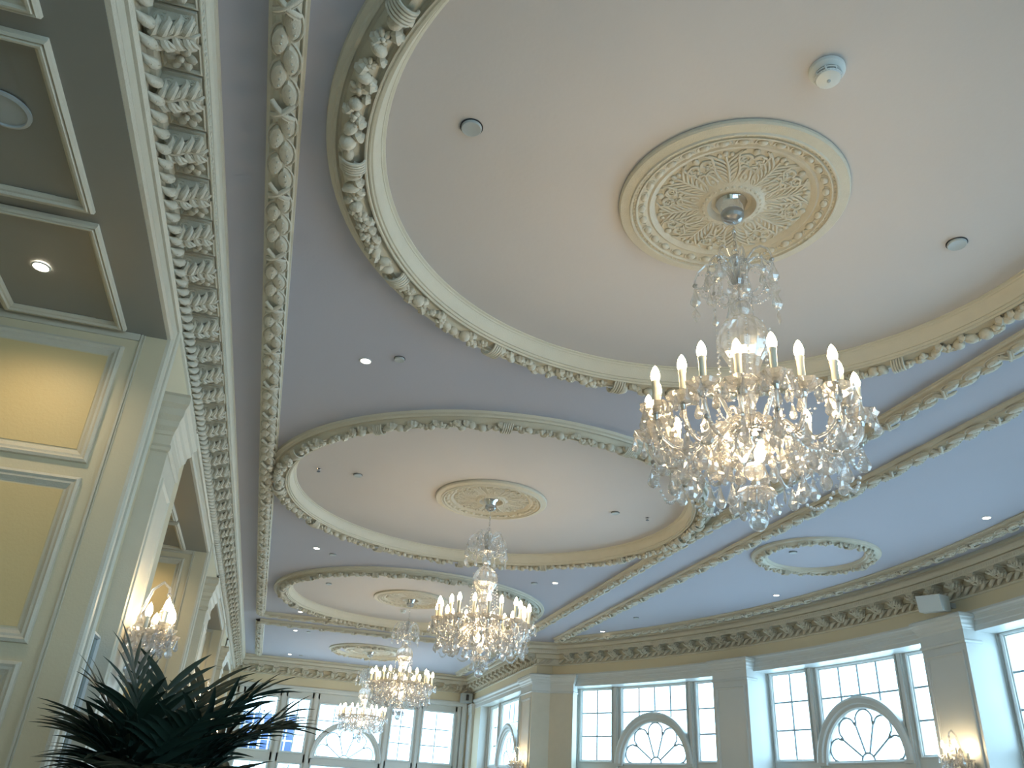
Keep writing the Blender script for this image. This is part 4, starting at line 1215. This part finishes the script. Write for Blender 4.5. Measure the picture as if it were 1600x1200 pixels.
# white box speaker on a bracket over the bay pier
t = empty('box_speaker', m0(0, .10, .79), 'white wedge-shaped box fixed above the bay pier capital', 'speaker')
b = MB()
Mb = MB_(-.05)
vs = [Mb(u * cos(.55) + (d - .11) * sin(.55) + .060, .11 - u * sin(.55) + (d - .11) * cos(.55), z) for u, d, z in ((-.05, .065, .818), (.05, .065, .818), (.05, .065, .880), (-.05, .065, .880), (-.046, .15, .808), (.046, .15, .808), (.046, .165, .868), (-.046, .165, .868))]
b.add(vs, [(0, 1, 2, 3), (4, 5, 6, 7), (0, 4, 5, 1), (3, 2, 6, 7), (0, 3, 7, 4), (1, 5, 6, 2)]); obj('cabinet', b, M['whiteplastic'], t)
b = MB(); b.ubox(Mb, .036, .060, .0, .08, .84, .86); obj('bracket', b, M['fitting'], t)
t = empty('box_speaker', (1.585, 7.06, .77), 'dark box speaker in the far corner under the cornice', 'speaker')
b = MB(); b.box(1.530, 1.618, 7.035, 7.12, .790, .862); obj('cabinet', b, M['fitting'], t)
b = MB(); b.box(1.565, 1.585, 7.022, 7.035, .805, .85); b.box(1.60, 1.612, 7.12, 7.136, .82, .835); obj('bracket', b, M['dark'], t)

# ------------------------------------------------------------------ potted palm
def palm(c):
    rng = random.Random(5)
    t = empty('potted_palm', (c[0], c[1], ZF), 'dark green potted palm with arching fronds in front of the alcove wall', 'palm')
    b = MB(); b.lathe([(0, 0), (.055, 0), (.060, .01), (.075, .12), (.080, .125), (.080, .135), (.072, .135), (.070, .115), (0, .115)], 32, (c[0], c[1], ZF)); obj('pot', b, M['pot'], t, True, 35)
    b = MB(); b.lathe([(0, .121), (.071, .121)], 24, (c[0], c[1], ZF)); obj('soil', b, M['soil'], t)
    def frond(az, el, L_, base, arch, nl=11, ll=.105, w=.0048, twist=0.):
        # rachis
        P_ = []; p = Vector(base); e = el; n = 14
        for i in range(n + 1):
            P_.append(p.copy()); d = Vector((cos(e) * cos(az), cos(e) * sin(az), sin(e))); p = p + d * (L_ / n); e -= arch / n
        b = MB(); b.tube([Vector((c[0], c[1], ZF + .12)).lerp(Vector(base), k / 4) for k in range(4)] + P_, [.0035] * 4 + [.0032 * (1 - .7 * i / n) for i in range(n + 1)], 5)
        for i in range(nl):
            tt = .18 + .82 * i / (nl - 1); k = min(n - 1, int(tt * n)); f = tt * n - k; q = P_[k].lerp(P_[k + 1], f)
            d = (P_[k + 1] - P_[k]).normalized(); side = d.cross(Vector((0, 0, 1)))
            if side.length < .05: side = Vector((-sin(az), cos(az), 0))
            side.normalize(); up = side.cross(d)
            for s_ in (-1, 1):
                l = ll * (1.05 - .55 * abs(tt - .45)) * rng.uniform(.85, 1.1)
                fw = .25 + .40 * tt
                dr = (side * s_ * (1.0 - .35 * tt) + d * (fw + .35) + up * rng.uniform(.0, .3)).normalized()
                vs = []; m = 6; pp = q.copy(); dd = dr.copy(); wd = d.cross(dr); wd = dr.cross(up if abs(dr.dot(up)) < .9 else side).normalized()
                for j in range(m + 1):
                    ww = w * sin(pi * (.08 + .92 * (j / m)) ** .75) + .0004 if j < m else .0002
                    vs += [pp + wd * ww, pp + up * ww * .35, pp - wd * ww]
                    dd = (dd + Vector((0, 0, -.05 - .06 * rng.random()))).normalized(); pp = pp + dd * (l / m)
                fs = []
                for j in range(m):
                    a = 3 * j; fs += [(a, a + 3, a + 4, a + 1), (a + 1, a + 4, a + 5, a + 2)]
                b.add(vs, fs)
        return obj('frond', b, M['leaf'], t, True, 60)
    cz = c[2]
    rows = [  # azimuth (0 = right, 90 = away), elevation, length, arch
        (165, 82, .165, .3), (185, 70, .14, .45), (100, 88, .17, .4), (20, 72, .185, .55), (5, 60, .19, .7), (60, 78, .16, .5),
        (205, 58, .11, .6), (195, 42, .085, .5), (350, 50, .18, .7), (335, 62, .16, .6), (250, 74, .13, .5), (225, 60, .13, .6),
        (300, 60, .13, .7), (90, 66, .15, .7), (140, 56, .16, .7), (40, 52, .17, .7), (270, 50, .11, .7), (180, 30, .07, .4), (230, 35, .08, .5), (310, 28, .12, .5), (0, 30, .14, .5)]
    for k, (az, el, L_, ar) in enumerate(rows):
        az = radians(az); frond(az, radians(el), L_, (c[0] + .012 * cos(az), c[1] + .012 * sin(az), cz + rng.uniform(-.04, .01)), ar)
    for k, (az, el, L_, ar) in enumerate([(355, 60, .15, .5), (10, 35, .13, .5), (20, 80, .12, .4), (340, 15, .12, .3), (60, 55, .11, .5)]):
        az = radians(az); frond(az, radians(el), L_, (c[0] + .055, c[1] + .03, cz - .005 - .01 * k), ar, 8, .09)
palm((-.138, 1.30, .000))

# ------------------------------------------------------------------ building outside the far windows
t = empty('neighbour_building', (-.4, 15.0, ZF), 'white building with blue sash windows seen through the far glazing', 'building')
b = MB(); b.box(-3.2, .47, 15.0, 16.5, -2.5, 1.45); obj('facade', b, M['facade'], t)
for xc, zc in ((-.33, .93), (-.33, .10), (.22, .93), (.22, .10), (-1.1, .93), (-1.1, .10)):
    w, h = .26, .30
    b = MB(); b.rect(lambda u, d, v: (u, 15.0 - d, v), xc - w - .03, xc + w + .03, zc - h - .03, zc + h + .03, [(0, 0), (0, .03), (.02, .03), (.03, .0)]); win = obj('window', b, M['facade'], t)
    for i in range(4):
        for j in range(3):
            b = MB(); g = .012
            b.box(xc - w + i * w / 2 + g, xc - w + (i + 1) * w / 2 - g, 14.985, 14.998, zc - h + j * h * 2 / 3 + g, zc - h + (j + 1) * h * 2 / 3 - g)
            q = obj('pane', b, M['blueglass'], None)
            q.parent = win; q.location = -W((-.4, 15.0, ZF)) + Vector((0, 0, 0))
b = MB(); b.box(-30, 30, 7.6, 40, -3.2, -3.1)
obj('ground', b, M['facade'], label='pale ground outside the hall', cat='ground', kind='structure')

# strings of tiny beads cannot be picked apart bead by bead
for o in list(SC.objects):
    if o.name.split('.')[0] == 'bead_chain':
        o['kind'] = 'stuff'
